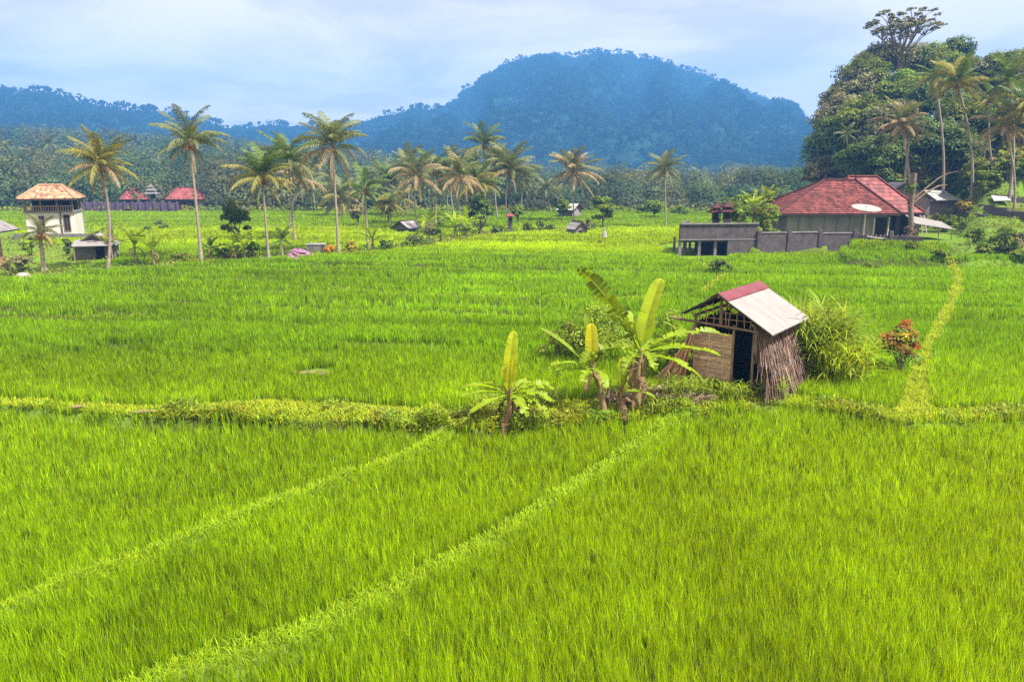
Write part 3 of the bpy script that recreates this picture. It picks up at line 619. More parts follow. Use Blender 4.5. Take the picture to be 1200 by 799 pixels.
def banana(px, py, stem_h, stem_r, leaves, label, lean=(0, 0), seed=0, group=None, dead=5, twin=False, s=1.0, loc=None, yel=1.0):
    p = loc or G(px, py); root = empty('banana_plant', p, 0, label, 'banana plant', group); r = random.Random(seed)
    st = [((0, 0), lean, stem_h)]
    if twin: st.append(((.13, .1), (lean[0] + .02, lean[1] + .1), stem_h * .96))
    for (o, ln, h) in st:
        pts = [(o[0] + ln[0] * (t ** 1.3), o[1] + ln[1] * t, h * t - .05 * (t == 0)) for t in (0, .15, .3, .45, .6, .75, .9, 1)]
        b = B(); b.tube(pts, [stem_r * (1.25 - .6 * i / 7) * r.uniform(.9, 1.1) for i in range(8)], 10)
        for k in range(14):                          # peeling sheaths
            t = r.random(); a = r.uniform(0, 6.28); q = Vector((o[0] + ln[0] * t ** 1.3, o[1] + ln[1] * t, h * t)); rr = stem_r * (1.28 - .6 * t); dz = r.uniform(.12, .3)
            c0 = q + Vector((math.cos(a), math.sin(a), 0)) * rr; sd_ = Vector((-math.sin(a), math.cos(a), 0)) * .035; c1 = c0 + Vector((math.cos(a) * .05, math.sin(a) * .05, dz)); c = r.uniform(.6, 1.5)
            b.add([tuple(v) for v in (c0 - sd_, c0 + sd_, c1 + sd_ * .6, c1 - sd_ * .6)], [(0, 1, 2, 3)], c)
        b.build('stem', M['banst'], root, True)
    tp = Vector((lean[0], lean[1], stem_h))
    for i, lf in enumerate(leaves):
        L, W, az, el, dr, tear = lf[:6]; roll = lf[6] if len(lf) > 6 else 0; c = lf[7] if len(lf) > 7 else 1.0
        ob = banana_leaf(L * s, W * s * (1.3 if el < 65 else 1), R_(az), R_(el), R_(dr), tear, R_(roll), seed * 37 + i, col=c).build('leaf', M['ban'], root, True); ob.location = tp - Vector((0, 0, .1 + .04 * (i % 3)))
    for i in range(dead):
        a = r.uniform(0, 6.28); ob = banana_leaf(r.uniform(.7, 1.2) * min(1, stem_h), .24, a, -.3, 1.3, .8, 0, seed * 91 + i).build('dry_leaf', M['bandead'], root, True); ob.location = tp - Vector((0, 0, .15 + .1 * i))
    return root
# leaf: length, width, azimuth (0 right, 90 away, 180 left, -90 towards camera), elevation, droop, tears, roll, colour
Y = (1.15, 1.02, .8)
banana(597, 499, 1.05, .085, [(1.6, .50, 60, 92, 26, .06, 25, (1.5, 1.2, 1)), (.95, .34, 120, 100, 8, .05, 0, (1.7, 1.2, .6)), (1.35, .34, 172, 30, 60, .25), (1.3, .32, 186, 12, 40, .2), (1.15, .30, 205, -5, 30, .2), (1.25, .34, 12, 35, 70, .5), (1.2, .34, -8, 12, 50, .4),
       (1.25, .28, -20, 5, 75, .6), (.8, .3, 160, 45, 60, .5), (.9, .3, 30, 40, 80, .5), (1.0, .3, -60, 10, 80, .5)], 'banana plant with one tall upright yellow green leaf, leftmost in the foreground', seed=1, twin=True)
banana(708, 484, 1.5, .075, [(1.15, .44, 95, 86, 10, .05, 0, (1.7, 1.15, .6)), (1.75, .30, 163, 42, 18, .15, 0, .8), (1.5, .36, 115, 82, 14, .35, 0, .6), (1.25, .28, 190, 22, 55, .35), (1.6, .26, 40, 58, 20, .5, 0, .6), (1.0, .22, 175, 5, 25, .6), (1.1, .24, 22, 45, 20, .6, 0, .7), (1.0, .3, -70, 10, 70, .5), (.9, .3, 250, 20, 70, .5), (1.2, .3, 70, 50, 50, .4)],
       'slender banana plant with a curved purple brown stem leaning left', lean=(-.42, .0), seed=2, dead=3)
banana(745, 480, 1.85, .13, [(2.05, .60, 40, 78, 22, .12, 30, (1.3, 1.15, 1)), (1.2, .40, 130, 70, 15, .1, 0, 1.1), (2.9, .50, 168, 62, 22, .7, 62, .45), (1.9, .45, 200, 20, 60, .6, 0, .7), (1.5, .4, 100, 25, 60, .5), (1.3, .4, -120, 15, 70, .6, 0, .8), (2.6, .34, 12, 28, 50, .5), (2.1, .34, -12, 18, 42, .3), (1.7, .34, -25, 2, 42, .4), (1.4, .4, 20, 20, 60, .5),
       (1.6, .32, 150, 62, 40, .6, 0, .6), (1.3, .34, 60, 30, 70, .5), (1.2, .3, -80, 20, 80, .6)], 'tallest banana plant with broad pale leaf and long torn dark leaf, left of the shed', lean=(.1, .1), seed=3, twin=True, dead=7)
banana(727, 483, .75, .07, [(.95, .34, 100, 88, 8, 0, 0, (1.3, 1.15, 1)), (.95, .28, -10, 12, 50, .1), (.6, .2, 150, 40, 60, .3)], 'short young banana plant with one upright leaf between the taller bananas', seed=4, dead=4)
# ---------------------------------------------------------------- generic crowns, shrubs and trees
def crown_mesh(b, R, Hh, nc, nl, ls, seed, base=(0, 0, 0), flat=.75, asp=.55, colj=.25, hollow=.5, low=-.25, mix=None):
    r = np.random.RandomState(seed); k = r.normal(size=(nc, 3)); k[:, 2] = np.where(k[:, 2] < low, -k[:, 2] * .5, k[:, 2]); k /= np.linalg.norm(k, axis=1)[:, None]
    cc = k * (hollow + (1 - hollow) * r.rand(nc, 1)) * np.array([R, R, Hh]) * .78; cr = R * (.22 + .2 * r.rand(nc))
    q = r.normal(size=(nc, nl, 3)); q /= np.linalg.norm(q, axis=2)[..., None]; q[..., 2] = np.where(q[..., 2] < -.3, -q[..., 2], q[..., 2])
    P = cc[:, None] + q * (cr[:, None, None] * (.55 + .5 * r.rand(nc, nl, 1))) * np.array([1, 1, flat]); nn = q + r.normal(size=q.shape) * .45 + np.array([0, 0, .35]); nn /= np.linalg.norm(nn, axis=2)[..., None]
    v, f = quads(P.reshape(-1, 3) + np.array(base), nn.reshape(-1, 3), ls * (.6 + .8 * r.rand(nc * nl)), asp, r)
    ct = (1 - colj + 2 * colj * r.rand(nc, 1)); ct = np.hstack([ct * (.85 + .3 * r.rand(nc, 1)), ct, ct]); ct = ct * np.array(mix)[r.randint(0, len(mix), nc)] if mix else ct; c = np.repeat(ct, nl, 0) * (.8 + .4 * r.rand(nc * nl, 1)); b.add(v, f, np.repeat(c, 4, 0)); return cc + np.array(base)
def tree(loc, R, Hh, trunk, m, label, name='tree', cat='tree', seed=0, group=None, nc=26, nl=90, ls=.22, tr=.2, kw={}, lean=(0, 0)):
    root = empty(name, loc, 0, label, cat, group); b = B(); cc = crown_mesh(b, R, Hh, nc, nl, ls, seed, (lean[0], lean[1], trunk + Hh * .55), **kw)
    t = B(); top = Vector((lean[0], lean[1], trunk + Hh * .3)); t.tube([(0, 0, -.3), (lean[0] * .3, lean[1] * .3, trunk * .5), tuple(top)], [tr * 1.3, tr, tr * .7], 8)
    r = random.Random(seed)
    for c in cc[:8]:
        c = Vector(c); s0 = Vector((lean[0] * .7, lean[1] * .7, trunk * .85)); t.tube([s0, s0.lerp(c, .5) + Vector((0, 0, -.04 * R)), c], [tr * .55, tr * .35, tr * .12], 5)
    t.build('trunk', M['bark'], root, True); b.build('crown', m, root); return root
def shrub(loc, R, Hh, m, label, name='shrub', cat='shrub', seed=0, group=None, nc=14, nl=60, ls=.1, kw={}):
    root = empty(name, loc, 0, label, cat, group); b = B(); cc = crown_mesh(b, R, Hh, nc, nl, ls, seed, (0, 0, Hh * .45), **dict(dict(low=-.6, hollow=.3), **kw))
    t = B()
    for c in cc[:7]: t.tube([(c[0] * .1, c[1] * .1, -.1), (c[0] * .5, c[1] * .5, c[2] * .5), tuple(c)], [.02 + R * .02, .012 + R * .015, .006], 5)
    t.build('stem', M['bark'], root, True); b.build('foliage', m, root); return root
def arch_grass(loc, n, Hh, spread, m, label, name='tall_grass', cat='tall grass', seed=0, wdt=.03, oval=1.0):
    """tall arching cane grass: each blade bends over"""
    r = np.random.RandomState(seed); b = B(); K = 7
    ang = r.rand(n) * 6.283; rr = spread * np.sqrt(r.rand(n)); x0 = rr * np.cos(ang) * oval; y0 = rr * np.sin(ang); az = r.rand(n) * 6.283; e = R_(88) - r.rand(n) * .35; L = Hh * (.7 + .6 * r.rand(n)); dr = 1.2 + 1.3 * r.rand(n)
    up = (r.rand(n) ** .6) * Hh * .55; P = np.stack([x0, y0, up * .8], -1); V = np.zeros((n, K + 1, 2, 3)); S = np.stack([-np.sin(az), np.cos(az), 0 * az], -1)
    for i in range(K + 1):
        t = i / K; wv = wdt * (.35 + 1.3 * t) * (1 - t) ** .6 + .002; V[:, i, 0] = P + S * wv; V[:, i, 1] = P - S * wv
        ee = e - dr * t; P = P + np.stack([np.cos(az) * np.cos(ee), np.sin(az) * np.cos(ee), np.sin(ee)], -1) * (L * .5 / K)[:, None]
    id_ = np.arange(n)[:, None] * (2 * (K + 1)); f = np.vstack([id_ + np.array([2 * i, 2 * i + 1, 2 * i + 3, 2 * i + 2]) for i in range(K)])
    c = (.65 + .6 * r.rand(n, 1)) * np.ones((n, 3)); c[:, 0] *= .8 + .5 * r.rand(n); b.add(V.reshape(-1, 3), f, np.repeat(c, 2 * (K + 1), 0))
    t = B()
    for i in range(0, n, 9): t.tube([(x0[i], y0[i], -.05), (x0[i], y0[i], up[i] * .85)], [.012, .008], 5)
    root = empty(name, loc, 0, label, cat); t.build('stem', M['bund'], root); b.build('blades', m, root); return root
g_ = HW(1.5, 4.3, 0); arch_grass((g_.x, g_.y, T(g_.x, g_.y)), 1500, 3.4, 1.35, M['weed'], 'tall arching pale green cane grass behind the right side of the shed', seed=3, wdt=.028)
g_ = HW(2.7, 3.7, 0); arch_grass((g_.x, g_.y, T(g_.x, g_.y)), 650, 2.2, 1.0, M['bund'], 'lower yellow green cane grass clump at the right end of the shed roof', seed=4, wdt=.025)
p = G(690, 428); shrub((p.x + .4, p.y + .1, p.z), 1.7, 1.9, M['weed'], 'wide leafy green bush growing behind the banana plants', seed=5, nc=40, nl=110, ls=.06)
p = G(655, 425); shrub((p.x, p.y, p.z), 1.0, 1.6, M['leaf'], 'dark green bush at the left end of the bushes behind the bananas', seed=6, nc=16, nl=90, ls=.06)
p = G(780, 435); shrub((p.x, p.y, p.z), 1.1, 1.7, M['weed'], 'green bush between the tallest banana plant and the shed', seed=7, nc=24, nl=100, ls=.06)
p = CROT; cr = shrub((p.x, p.y, p.z), .88, 1.25, M['leafred'], 'orange and red leaved croton bush standing alone beside the yellow path', seed=8, nc=34, nl=50, ls=.08, kw=dict(hollow=.35, asp=.42, low=-.7, flat=.95, colj=.4, mix=[(1, 1, 1), (.9, 2.0, 1), (.45, .5, 1), (.28, 1.1, 1), (.7, .5, 1)]))
for ch in cr.children: ch.location.z += .48 if ch.name.startswith('foliage') else 0
b = B()
for k in range(7): a = k * .9; b.tube([(0, 0, -.05), (.05 * math.cos(a), .05 * math.sin(a), .45), (.35 * math.cos(a), .35 * math.sin(a), 1.05)], [.028, .02, .008], 5)
b.build('branch', M['bark'], cr, True)
p = G(843, 320); shrub((p.x, p.y, p.z), .95, .95, M['leafdark'], 'small round dark bush alone in the field in front of the stilted wall', seed=9, nc=18, nl=80, ls=.09)
for i, (px, py, R, Hh, m, lab) in enumerate((
    (1105, 272, 1.6, 2.0, 'leaf', 'dark rounded shrub at the right end of the compound wall'), (1128, 275, 1.0, 1.1, 'leafpale', 'light green shrub right of the dark rounded shrub'),
    (1170, 292, 1.5, 1.7, 'leafpale', 'pale leafy bush above the upper field at right'), (1186, 297, 1.4, 1.3, 'leafgrey', 'greyish green bush nearest the right edge above the field'), (1152, 300, .9, .8, 'leaf', 'low green shrub left of the pale leafy bush'), (1197, 305, .8, .7, 'leafpale', 'small light shrub cut by the right edge of the picture'),
    (1100, 304, .7, .6, 'leafpale', 'low weedy shrub at the corner where the yellow path ends'), (1020, 318, .8, .45, 'leafpale', 'weedy tuft at the corner of the raised terrace left of the path'), (1068, 293, .6, .6, 'leaf', 'tiny shrub at the notch between the two raised terraces'),
    (1143, 285, 1.1, 1.0, 'leafpale', 'bright shrub between the compound and the pale leafy bush'))):
    p = G(px, py); shrub(p, R, Hh, M[m], lab, seed=20 + i, nc=16, nl=70, ls=.12)
for i, (px, py, hh_, lab) in enumerate(((792, 470, .75, 'bright grass tuft at the foot of the leaning bamboo poles'), (818, 466, .6, 'bright grass tuft in front of the woven shed panel'), (858, 470, .55, 'grass tuft in front of the shed doorway'), (905, 466, .6, 'grass tuft below the thatched side of the shed'), (640, 478, .6, 'grass tuft between the leftmost and the slender banana plant'), (575, 486, .55, 'grass tuft left of the leftmost banana plant'), (770, 486, .5, 'grass tuft right of the short young banana plant'))):
    p = G(px, py); arch_grass(p, 170, hh_ * 1.5, .45, M['weed'], lab, name='grass_tuft', cat='grass tuft', seed=40 + i, wdt=.018)
db = B(); n = 5200; x = 2.2 + 4.6 * rg.rand(n); y = 20.9 + 3.0 * rg.rand(n); on = (np.hypot((x - 4.9) / 1.5, (y - 22.3) / 1.0) < 1) | (np.hypot(x - 3.6, y - 21.9) < .8); x, y = x[on], y[on]; m = len(x)
cc_ = (.5 + .9 * rg.rand(m, 1)) * np.array([1, .95, .9]); blades(db, x, y, terr(x, y) + .22 * rg.rand(m), .15 + .4 * rg.rand(m), .02 + .03 * rg.rand(m), rg.rand(m) * 6.283, 1.0 + .6 * rg.rand(m), .1 + .3 * rg.rand(m), cc_)
tag(db.build('straw_litter', M['thatch']), 'pinkish dry straw and leaf litter between the bananas and the shed', 'straw', kind='stuff')
# ---------------------------------------------------------------- coconut palms
def frond_mesh(e0, droop, seed, m, nl=40, tw=0.0, hang=.5, wid=1.0):
    """unit length frond: a curved midrib with hanging leaflets on both sides"""
    r = random.Random(seed); n = 14; pts = []; dirs = []; p = Vector((0, 0, 0)); pts.append(p.copy()); sw = r.uniform(-.35, .35) + tw
    for i in range(n):
        t = (i + .5) / n; e = e0 - droop * t ** 1.25; a = sw * t * t; d = Vector((math.cos(e) * math.cos(a), math.cos(e) * math.sin(a), math.sin(e))); dirs.append(d); p = p + d / n; pts.append(p.copy())
    b = B(); b.tube(pts, [.011 * (1 - .8 * i / n) for i in range(n + 1)], 4, 1.3, cap=False)
    for k in range(nl):
        t = .14 + .86 * k / nl; i = min(n - 1, int(t * n)); q = pts[i].lerp(pts[i + 1], t * n - i); d = dirs[i]; S = d.cross(Vector((0, 0, 1))).normalized(); U = S.cross(d)
        ll = .23 * (math.sin(math.pi * (.18 + .78 * (t - .14) / .86)) ** .7)
        for sg in (1, -1):
            h = hang + r.uniform(-.25, .25); dv = (S * sg * math.cos(h) + Vector((0, 0, -1)) * math.sin(h) * .9 + d * (.45 + .5 * t) + U * .12).normalized(); l = ll * r.uniform(.8, 1.15)
            w_ = .0085 * wid; wv = d * w_; m1 = q + dv * l * .55; tp = q + (dv + Vector((0, 0, -.35))).normalized() * l; c = r.uniform(.7, 1.3)
            b.add([tuple(v) for v in (q - wv, q + wv, m1 + wv * 1.1, m1 - wv * 1.1, tp)], [(0, 1, 2, 3)], (c * r.uniform(.9, 1.15), c, c)); b.t.append(np.array([(b.n - 5 + 3, b.n - 5 + 2, b.n - 5 + 4)])); b.mt.append(np.zeros(1))
    return b.build('frond', m, mesh_only=True)
FR = {}
for key, e0, dr, hang in (('up', 1.42, .85, .35), ('mid', .8, 1.15, .5), ('low', .1, 1.15, .8), ('dead', -.7, .7, 1.1)):
    for tint in ('pg', 'po', 'py', 'pt'):
        FR[key, tint] = [frond_mesh(e0 + .16 * q - .12, dr + .18 * q - .1, 50 + 7 * q, M[tint], hang=hang) for q in range(3)]
def palm(px, cy, bx, by, span, label, pal='go', Yd=None, seed=0, n=24, group='coconut palms on the plain', nuts=True, top=None, ns=1.0, cat='palm', tilt=0, simple=False):
    """cx,cy crown centre pixel; bx,by foot pixel; span frond length in pixels"""
    base = G(bx, by) if Yd is None else GX(bx, Yd); crown = aty(px, cy, base.y); h = crown.z - base.z; dx = crown.x - base.x; s = mpp(crown) * span * .92; n = int(n * 1.35)
    root = empty('coconut_palm', base, 0, label, cat, group); r = random.Random(seed + 1000)
    b = B(); nseg = 16; bow = r.uniform(-.6, .6) if h > 6 else 0; pts = []; rad = []; R0 = max(.11, min(.16, h * .0135)) * ns
    for i in range(nseg + 1):
        t = i / nseg; pts.append((dx * t ** 1.3 + bow * math.sin(math.pi * t), .3 * math.sin(t * 3) * bow, h * t - .15 * (i == 0))); rad.append(R0 * (1.0 - .35 * t + .7 * max(0, .12 - t) / .12) * (1.06 if i % 2 else .97))
    b.tube(pts, rad, 9); b.build('trunk', M['trunk'], root, True)
    kinds = {'go': ('pg', 'po', 'py'), 'tan': ('po', 'pt', 'pt'), 'olive': ('po', 'po', 'pt'), 'green': ('pg', 'pg', 'py'), 'grey': ('po', 'po', 'po'), 'dark': ('pg', 'pg', 'po'), 'yel': ('pg', 'py', 'py'), 'yt': ('po', 'py', 'pt')}[pal]
    C = Vector((dx, 0, h)); s *= r.uniform(.92, 1.12); n = int(n * r.uniform(.8, 1.1)); sh_ = r.uniform(-.07, .07); wind = r.uniform(-.16, .16)
    bm_ = B() if simple else None
    for i in range(n):
        t = i / n; k = 'up' if t < .22 + sh_ else 'mid' if t < .54 + sh_ else 'low' if t < .83 + sh_ else 'dead'; a = i * 2.39996 + r.uniform(-.3, .3)
        tint = kinds[0 if t < .42 else 1 if t < .78 else 2]
        if r.random() < .15: tint = kinds[1]
        me = FR[k, tint][r.randrange(3)]; sc_ = s * r.uniform(.82, 1.12) * (.92 if k == 'dead' else 1)
        fo = link('frond', me, root, C + Vector((0, 0, .12 if k == 'up' else 0)), (r.uniform(-.2, .2) + wind, (r.uniform(.0, .5) if k == 'up' else r.uniform(-.25, .25)) + tilt, a), (sc_, sc_, sc_))
    if nuts:
        b = B()
        for i in range(9):
            a = i * 2.4; rr = s * .055; b.lathe([(0.001, -.13), (.09, -.09), (.13, 0), (.09, .1), (0.001, .13)], 7, (C.x + math.cos(a) * (.18 + .02 * i), C.y + math.sin(a) * (.18 + .02 * i), C.z - .18 - .045 * i), r.uniform(.5, 1.5))
        b.build('coconut_cluster', M['nut'], root, True)
        b = B(); b.tube([(C.x, C.y, C.z - .55), (C.x, C.y, C.z + .1), (C.x, C.y, C.z + .5)], [R0 * .7, R0 * 1.5, R0 * .5], 8, .8)
        b.build('crown_heart', M['pt'], root, True)
    return root
palm(117, 193, 127, 315, 54, 'tall palm with orange yellow drooping fronds above the white roofed shed at left', 'yt', seed=1, n=24)
palm(222, 168, 236, 306, 50, 'tall grey olive palm with a curved pale trunk, second from the left', 'olive', seed=2, n=24)
palm(307, 208, 315, 304, 50, 'green palm with yellow lower fronds next to the round dark tree', 'yel', seed=3, n=20)
palm(338, 190, 346, 284, 44, 'palm standing just behind and right of the green and yellow palm', 'go', seed=4)
palm(352, 210, 337, 278, 36, 'shorter palm half hidden behind the twin palms left of the tallest grey one', 'tan', seed=41)
palm(390, 172, 397, 298, 50, 'tall grey palm with sparse upright fronds and purple brown trunk, over the purple heap', 'olive', seed=5, n=23)
palm(428, 222, 431, 291, 40, 'narrow dark palm with folded upright fronds right of the tallest grey palm', 'dark', seed=6, n=15)
palm(400, 232, 402, 262, 34, 'low palm with bright yellow fronds behind the tallest grey palm', 'yt', seed=7, Yd=125, nuts=False)
palm(455, 240, 457, 268, 24, 'stubby yellowish palm left of the middle palm group', 'yel', seed=8, Yd=105, nuts=False)
palm(488, 207, 491, 270, 42, 'leftmost tall palm of the middle group with tan fronds, above the small hut', 'tan', seed=9, n=24)
palm(508, 200, 510, 264, 36, 'palm with upright green spear of fronds behind the leftmost of the middle group', 'go', seed=10)
palm(523, 214, 525, 258, 32, 'thin palm between the two front palms of the middle group', 'go', seed=11, Yd=125)
palm(539, 207, 541, 275, 42, 'full crowned palm in front of the dark round tree in the middle', 'tan', seed=12, n=24)
palm(560, 216, 556, 270, 34, 'palm with strongly curved pale trunk beside the dark round tree', 'yel', seed=13)
palm(566, 170, 569, 258, 38, 'highest palm of the middle group with a dark purple crown', 'go', seed=14, Yd=112, n=24)
palm(597, 200, 597, 268, 44, 'big palm with wide drooping tan fronds above the little pink roofed shrine', 'olive', seed=15, n=24)
palm(672, 202, 673, 254, 42, 'very full palm with rust tinted drooping fronds standing alone right of centre', 'tan', seed=16, n=28, Yd=112)
palm(779, 198, 780, 268, 30, 'small crowned grey palm standing alone between the mountain foot and the temple', 'olive', seed=17, n=22)
palm(640, 222, 645, 258, 20, 'thin distant palm left of the rust tinted palm, taller of a pair', 'grey', seed=18, Yd=140, n=16, nuts=False)
palm(652, 226, 655, 256, 17, 'thin distant palm left of the rust tinted palm, shorter of a pair', 'grey', seed=19, Yd=143, n=16, nuts=False)
palm(617, 224, 618, 256, 18, 'distant palm just right of the big tan palm in the middle group', 'grey', seed=42, Yd=142, n=16, nuts=False)
palm(445, 205, 447, 258, 26, 'hazy grey palm standing behind the narrow dark palm', 'grey', seed=20, Yd=146, n=18, nuts=False)
palm(470, 232, 472, 262, 26, 'low drooping palm behind the small grey roofed hut', 'yt', seed=43, Yd=120, n=16, nuts=False)
palm(365, 222, 366, 262, 26, 'hazy palm in the wood edge left of the tallest grey palm', 'grey', seed=44, Yd=143, n=16, nuts=False)
palm(47, 272, 52, 318, 28, 'short young palm with grey shaggy fronds in front of the white two storey house', 'olive', seed=21, n=20, ns=1.5)
palm(330, 282, 331, 301, 24, 'stemless young palm with stiff upright fronds behind the purple heap', 'green', seed=22, n=12, nuts=False)
palm(246, 292, 246, 303, 20, 'low fan shaped young palm at the foot of the curved grey olive palm', 'green', seed=23, n=10, nuts=False)
palm(458, 214, 462, 262, 30, 'slim palm at the left end of the middle group behind the yellow leaved tree', 'go', seed=45, Yd=130, nuts=False)
palm(478, 196, 480, 262, 30, 'pale green palm behind the leftmost tall palm of the middle group', 'olive', seed=46, Yd=125)
palm(531, 190, 533, 262, 30, 'grey green palm between the two full crowned palms of the middle group', 'olive', seed=47, Yd=120)
palm(580, 190, 583, 262, 28, 'olive palm just right of the highest palm of the middle group', 'olive', seed=48, Yd=122)
palm(552, 196, 549, 262, 28, 'slim palm tucked behind the highest palm of the middle group', 'go', seed=49, Yd=128, nuts=False)
palm(612, 212, 611, 260, 24, 'grey palm at the right end of the middle group behind the drooping tan palm', 'grey', seed=50, Yd=132, nuts=False)
# right side palms
GR = 'coconut palms on the right hillside'
palm(1056, 146, 1066, 215, 38, 'palm with pale gold drooping fronds leaning over the main house roof', 'tan', seed=31, Yd=84, n=24, group=GR)
palm(1067, 150, 1056, 215, 22, 'thin second palm crossing behind the gold palm over the house', 'tan', seed=32, Yd=86, n=10, group=GR, nuts=False)
palm(1122, 98, 1137, 224, 46, 'tallest right hand palm with bright green yellow crown above the house', 'yel', seed=33, Yd=83, n=26, group=GR)
palm(1183, 98, 1182, 232, 44, 'tall palm with tilted green plume near the right edge', 'go', seed=34, Yd=80, n=24, group=GR)
palm(1177, 148, 1188, 238, 38, 'palm with pale arching fronds under the green plumed palm at right', 'tan', seed=35, Yd=78, n=22, group=GR)
palm(1160, 118, 1164, 230, 30, 'slim palm between the tallest right palm and the green plumed one', 'yel', seed=51, Yd=88, n=20, group=GR)
palm(1095, 92, 1102, 225, 30, 'yellow green palm crown behind and left of the tallest right palm', 'yel', seed=52, Yd=92, n=20, group=GR)
palm(1202, 125, 1207, 240, 40, 'palm half cut off by the right edge of the picture', 'yel', seed=36, Yd=76, n=20, group=GR)
palm(1153, 172, 1154, 200, 16, 'small yellow palm growing on the earth bank at right', 'yt', seed=37, Yd=92, n=16, group=GR, nuts=False)
palm(956, 182, 962, 212, 20, 'small dark palm silhouette left of the wooded hill', 'dark', seed=38, Yd=118, n=16, group=GR, nuts=False)
palm(992, 158, 994, 200, 18, 'small grey palm poking out of the left side of the wooded hill', 'grey', seed=39, Yd=98, n=16, group=GR, nuts=False)
ords = 'first second third fourth fifth sixth seventh eighth ninth tenth eleventh twelfth'.split()
for i, (px, cy_, Yd) in enumerate(((5, 172, 190), (22, 205, 175), (38, 180, 205), (58, 168, 230), (80, 200, 180), (92, 178, 215), (150, 188, 210), (190, 196, 200), (255, 205, 190), (285, 190, 215))):
    palm(px, cy_, px + 1, 240, 15, ords[i] + ' from the left of the hazy palms standing in the far left wood', 'grey', seed=60 + i, Yd=Yd, n=16, group='hazy palms in the far left wood', nuts=False)

# ---------------------------------------------------------------- buildings
def hip_roof(root, x0, x1, y0, y1, ze, zr, rx0, rx1, ry, m, ridge, name='roof', seed=1, tiles=True, per=.26, row=.3, amp=.035, rsub=True):
    """four slopes over the rectangle x0..x1,y0..y1; ridge from rx0 to rx1 at depth ry"""
    b = B(); A = [(x0, y0, ze), (x1, y0, ze), (x1, y1, ze), (x0, y1, ze)]; r0 = (rx0, ry, zr); r1 = (rx1, ry, zr)
    for k, (a, c, d, e) in enumerate(((A[0], A[1], r1, r0), (A[1], A[2], r1, r1), (A[2], A[3], r0, r1), (A[3], A[0], r0, r0))): b.tiles(a, c, d, e, per, row, amp, .5, seed + k)
    roof = b.build(name, m, root)
    b = B()
    for a, c in ((A[0], r0), (A[1], r1), (A[2], r1), (A[3], r0), (r0, r1)):
        a, c = Vector(a), Vector(c); n = max(2, int((c - a).length / .35))
        for k in range(n): b.tube([a.lerp(c, k / n) + Vector((0, 0, .07)), a.lerp(c, (k + 1.05) / n) + Vector((0, 0, .09))], [.10, .12], 7)
    b.build('ridge_cap', ridge, roof, True)
    b = B(); z = ze - .08
    for a, c in ((A[0], A[1]), (A[1], A[2]), (A[2], A[3]), (A[3], A[0])): b.bar((a[0], a[1], z), (c[0], c[1], z), .05, .14)
    b.build('fascia', M['timberdark'], roof); return roof
def window(root, x, y, z, wd, ht, m='dark', fr='timber', name='window'):
    b = B(); b.box((x, y - .03, z), (wd, .04, ht)); p = b.build(name, M[m], root)
    f = B()
    for dx in (-1, 1): f.box((x + dx * (wd / 2 + .03), y - .05, z), (.06, .08, ht + .12))
    for dz in (-1, 1): f.box((x, y - .05, z + dz * (ht / 2 + .03)), (wd, .08, .06))
    f.box((x, y - .055, z), (.04, .05, ht)); f.build('frame', M[fr], p); return p
# main house with the hipped red tile roof
HZ0 = 1.0
h = empty('tiled_house', (31, 70.5, HZ0), 0, 'grey walled house with dark red hipped tile roof behind the stilted compound wall', 'house')
B().box((0, 3.1, 1.15), (9.8, 6.2, 2.5)).build('wall', M['plaster'], h)
b = B()
for k in range(9): b.box((-4.8 + k * 1.2, -.03, 1.15), (.09, .06, 2.45))
b.box((0, -.025, .12), (9.7, .05, .14)); b.box((0, -.025, 2.25), (9.7, .05, .12)); b.build('wall_panel_joints', M['conc'], h)
hip_roof(h, -6.1, 5.6, -.8, 7.0, 2.4, 5.42, -.1, 3.0, 3.6, M['tile'], M['tiled'], seed=3)
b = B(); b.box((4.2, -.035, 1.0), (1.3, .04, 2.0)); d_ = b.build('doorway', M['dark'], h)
b = B(); b.box((3.5, -.06, 1.0), (.09, .1, 2.1)); b.box((4.9, -.06, 1.0), (.09, .1, 2.1)); b.build('frame', M['white'], d_)
for q, rx in enumerate((0, 3.0)): B().lathe([(.12, 0), (.16, .1), (.06, .25), (.10, .4), (.001, .6)], 8, (rx, 3.6, 5.45)).build('finial', M['tiled'], h, True)
h2 = empty('annexe_house', (36.6, 75.5, HZ0), R_(-4), 'rear wing with brighter pinkish red roof joining the tiled house on its right', 'house')
B().box((0, 2.2, 1.2), (6.6, 5, 2.6)).build('wall', M['conc'], h2)
hip_roof(h2, -4.4, 4.0, -2.6, 5.6, 2.35, 5.75, -2.0, .8, 1.6, M['tile2'], M['tile'], seed=9, amp=.02, row=.6)
h2_w = window(h2, .9, -.3, 1.3, 1.3, 1.2)
b = B(); b.poly3([(1.6, -6.2, 1.55), (5.2, -6.4, 1.0), (5.4, -3.2, 1.55), (2.0, -3.0, 2.2)], .06); aw = b.build('awning', M['zinc'], h2)
for q in ((1.8, -6.0), (5.0, -6.2), (5.2, -3.4)): B().tube([(q[0], q[1], -.2), (q[0], q[1], 1.3)], .05, 6).build('awning_post', M['timber'], aw)

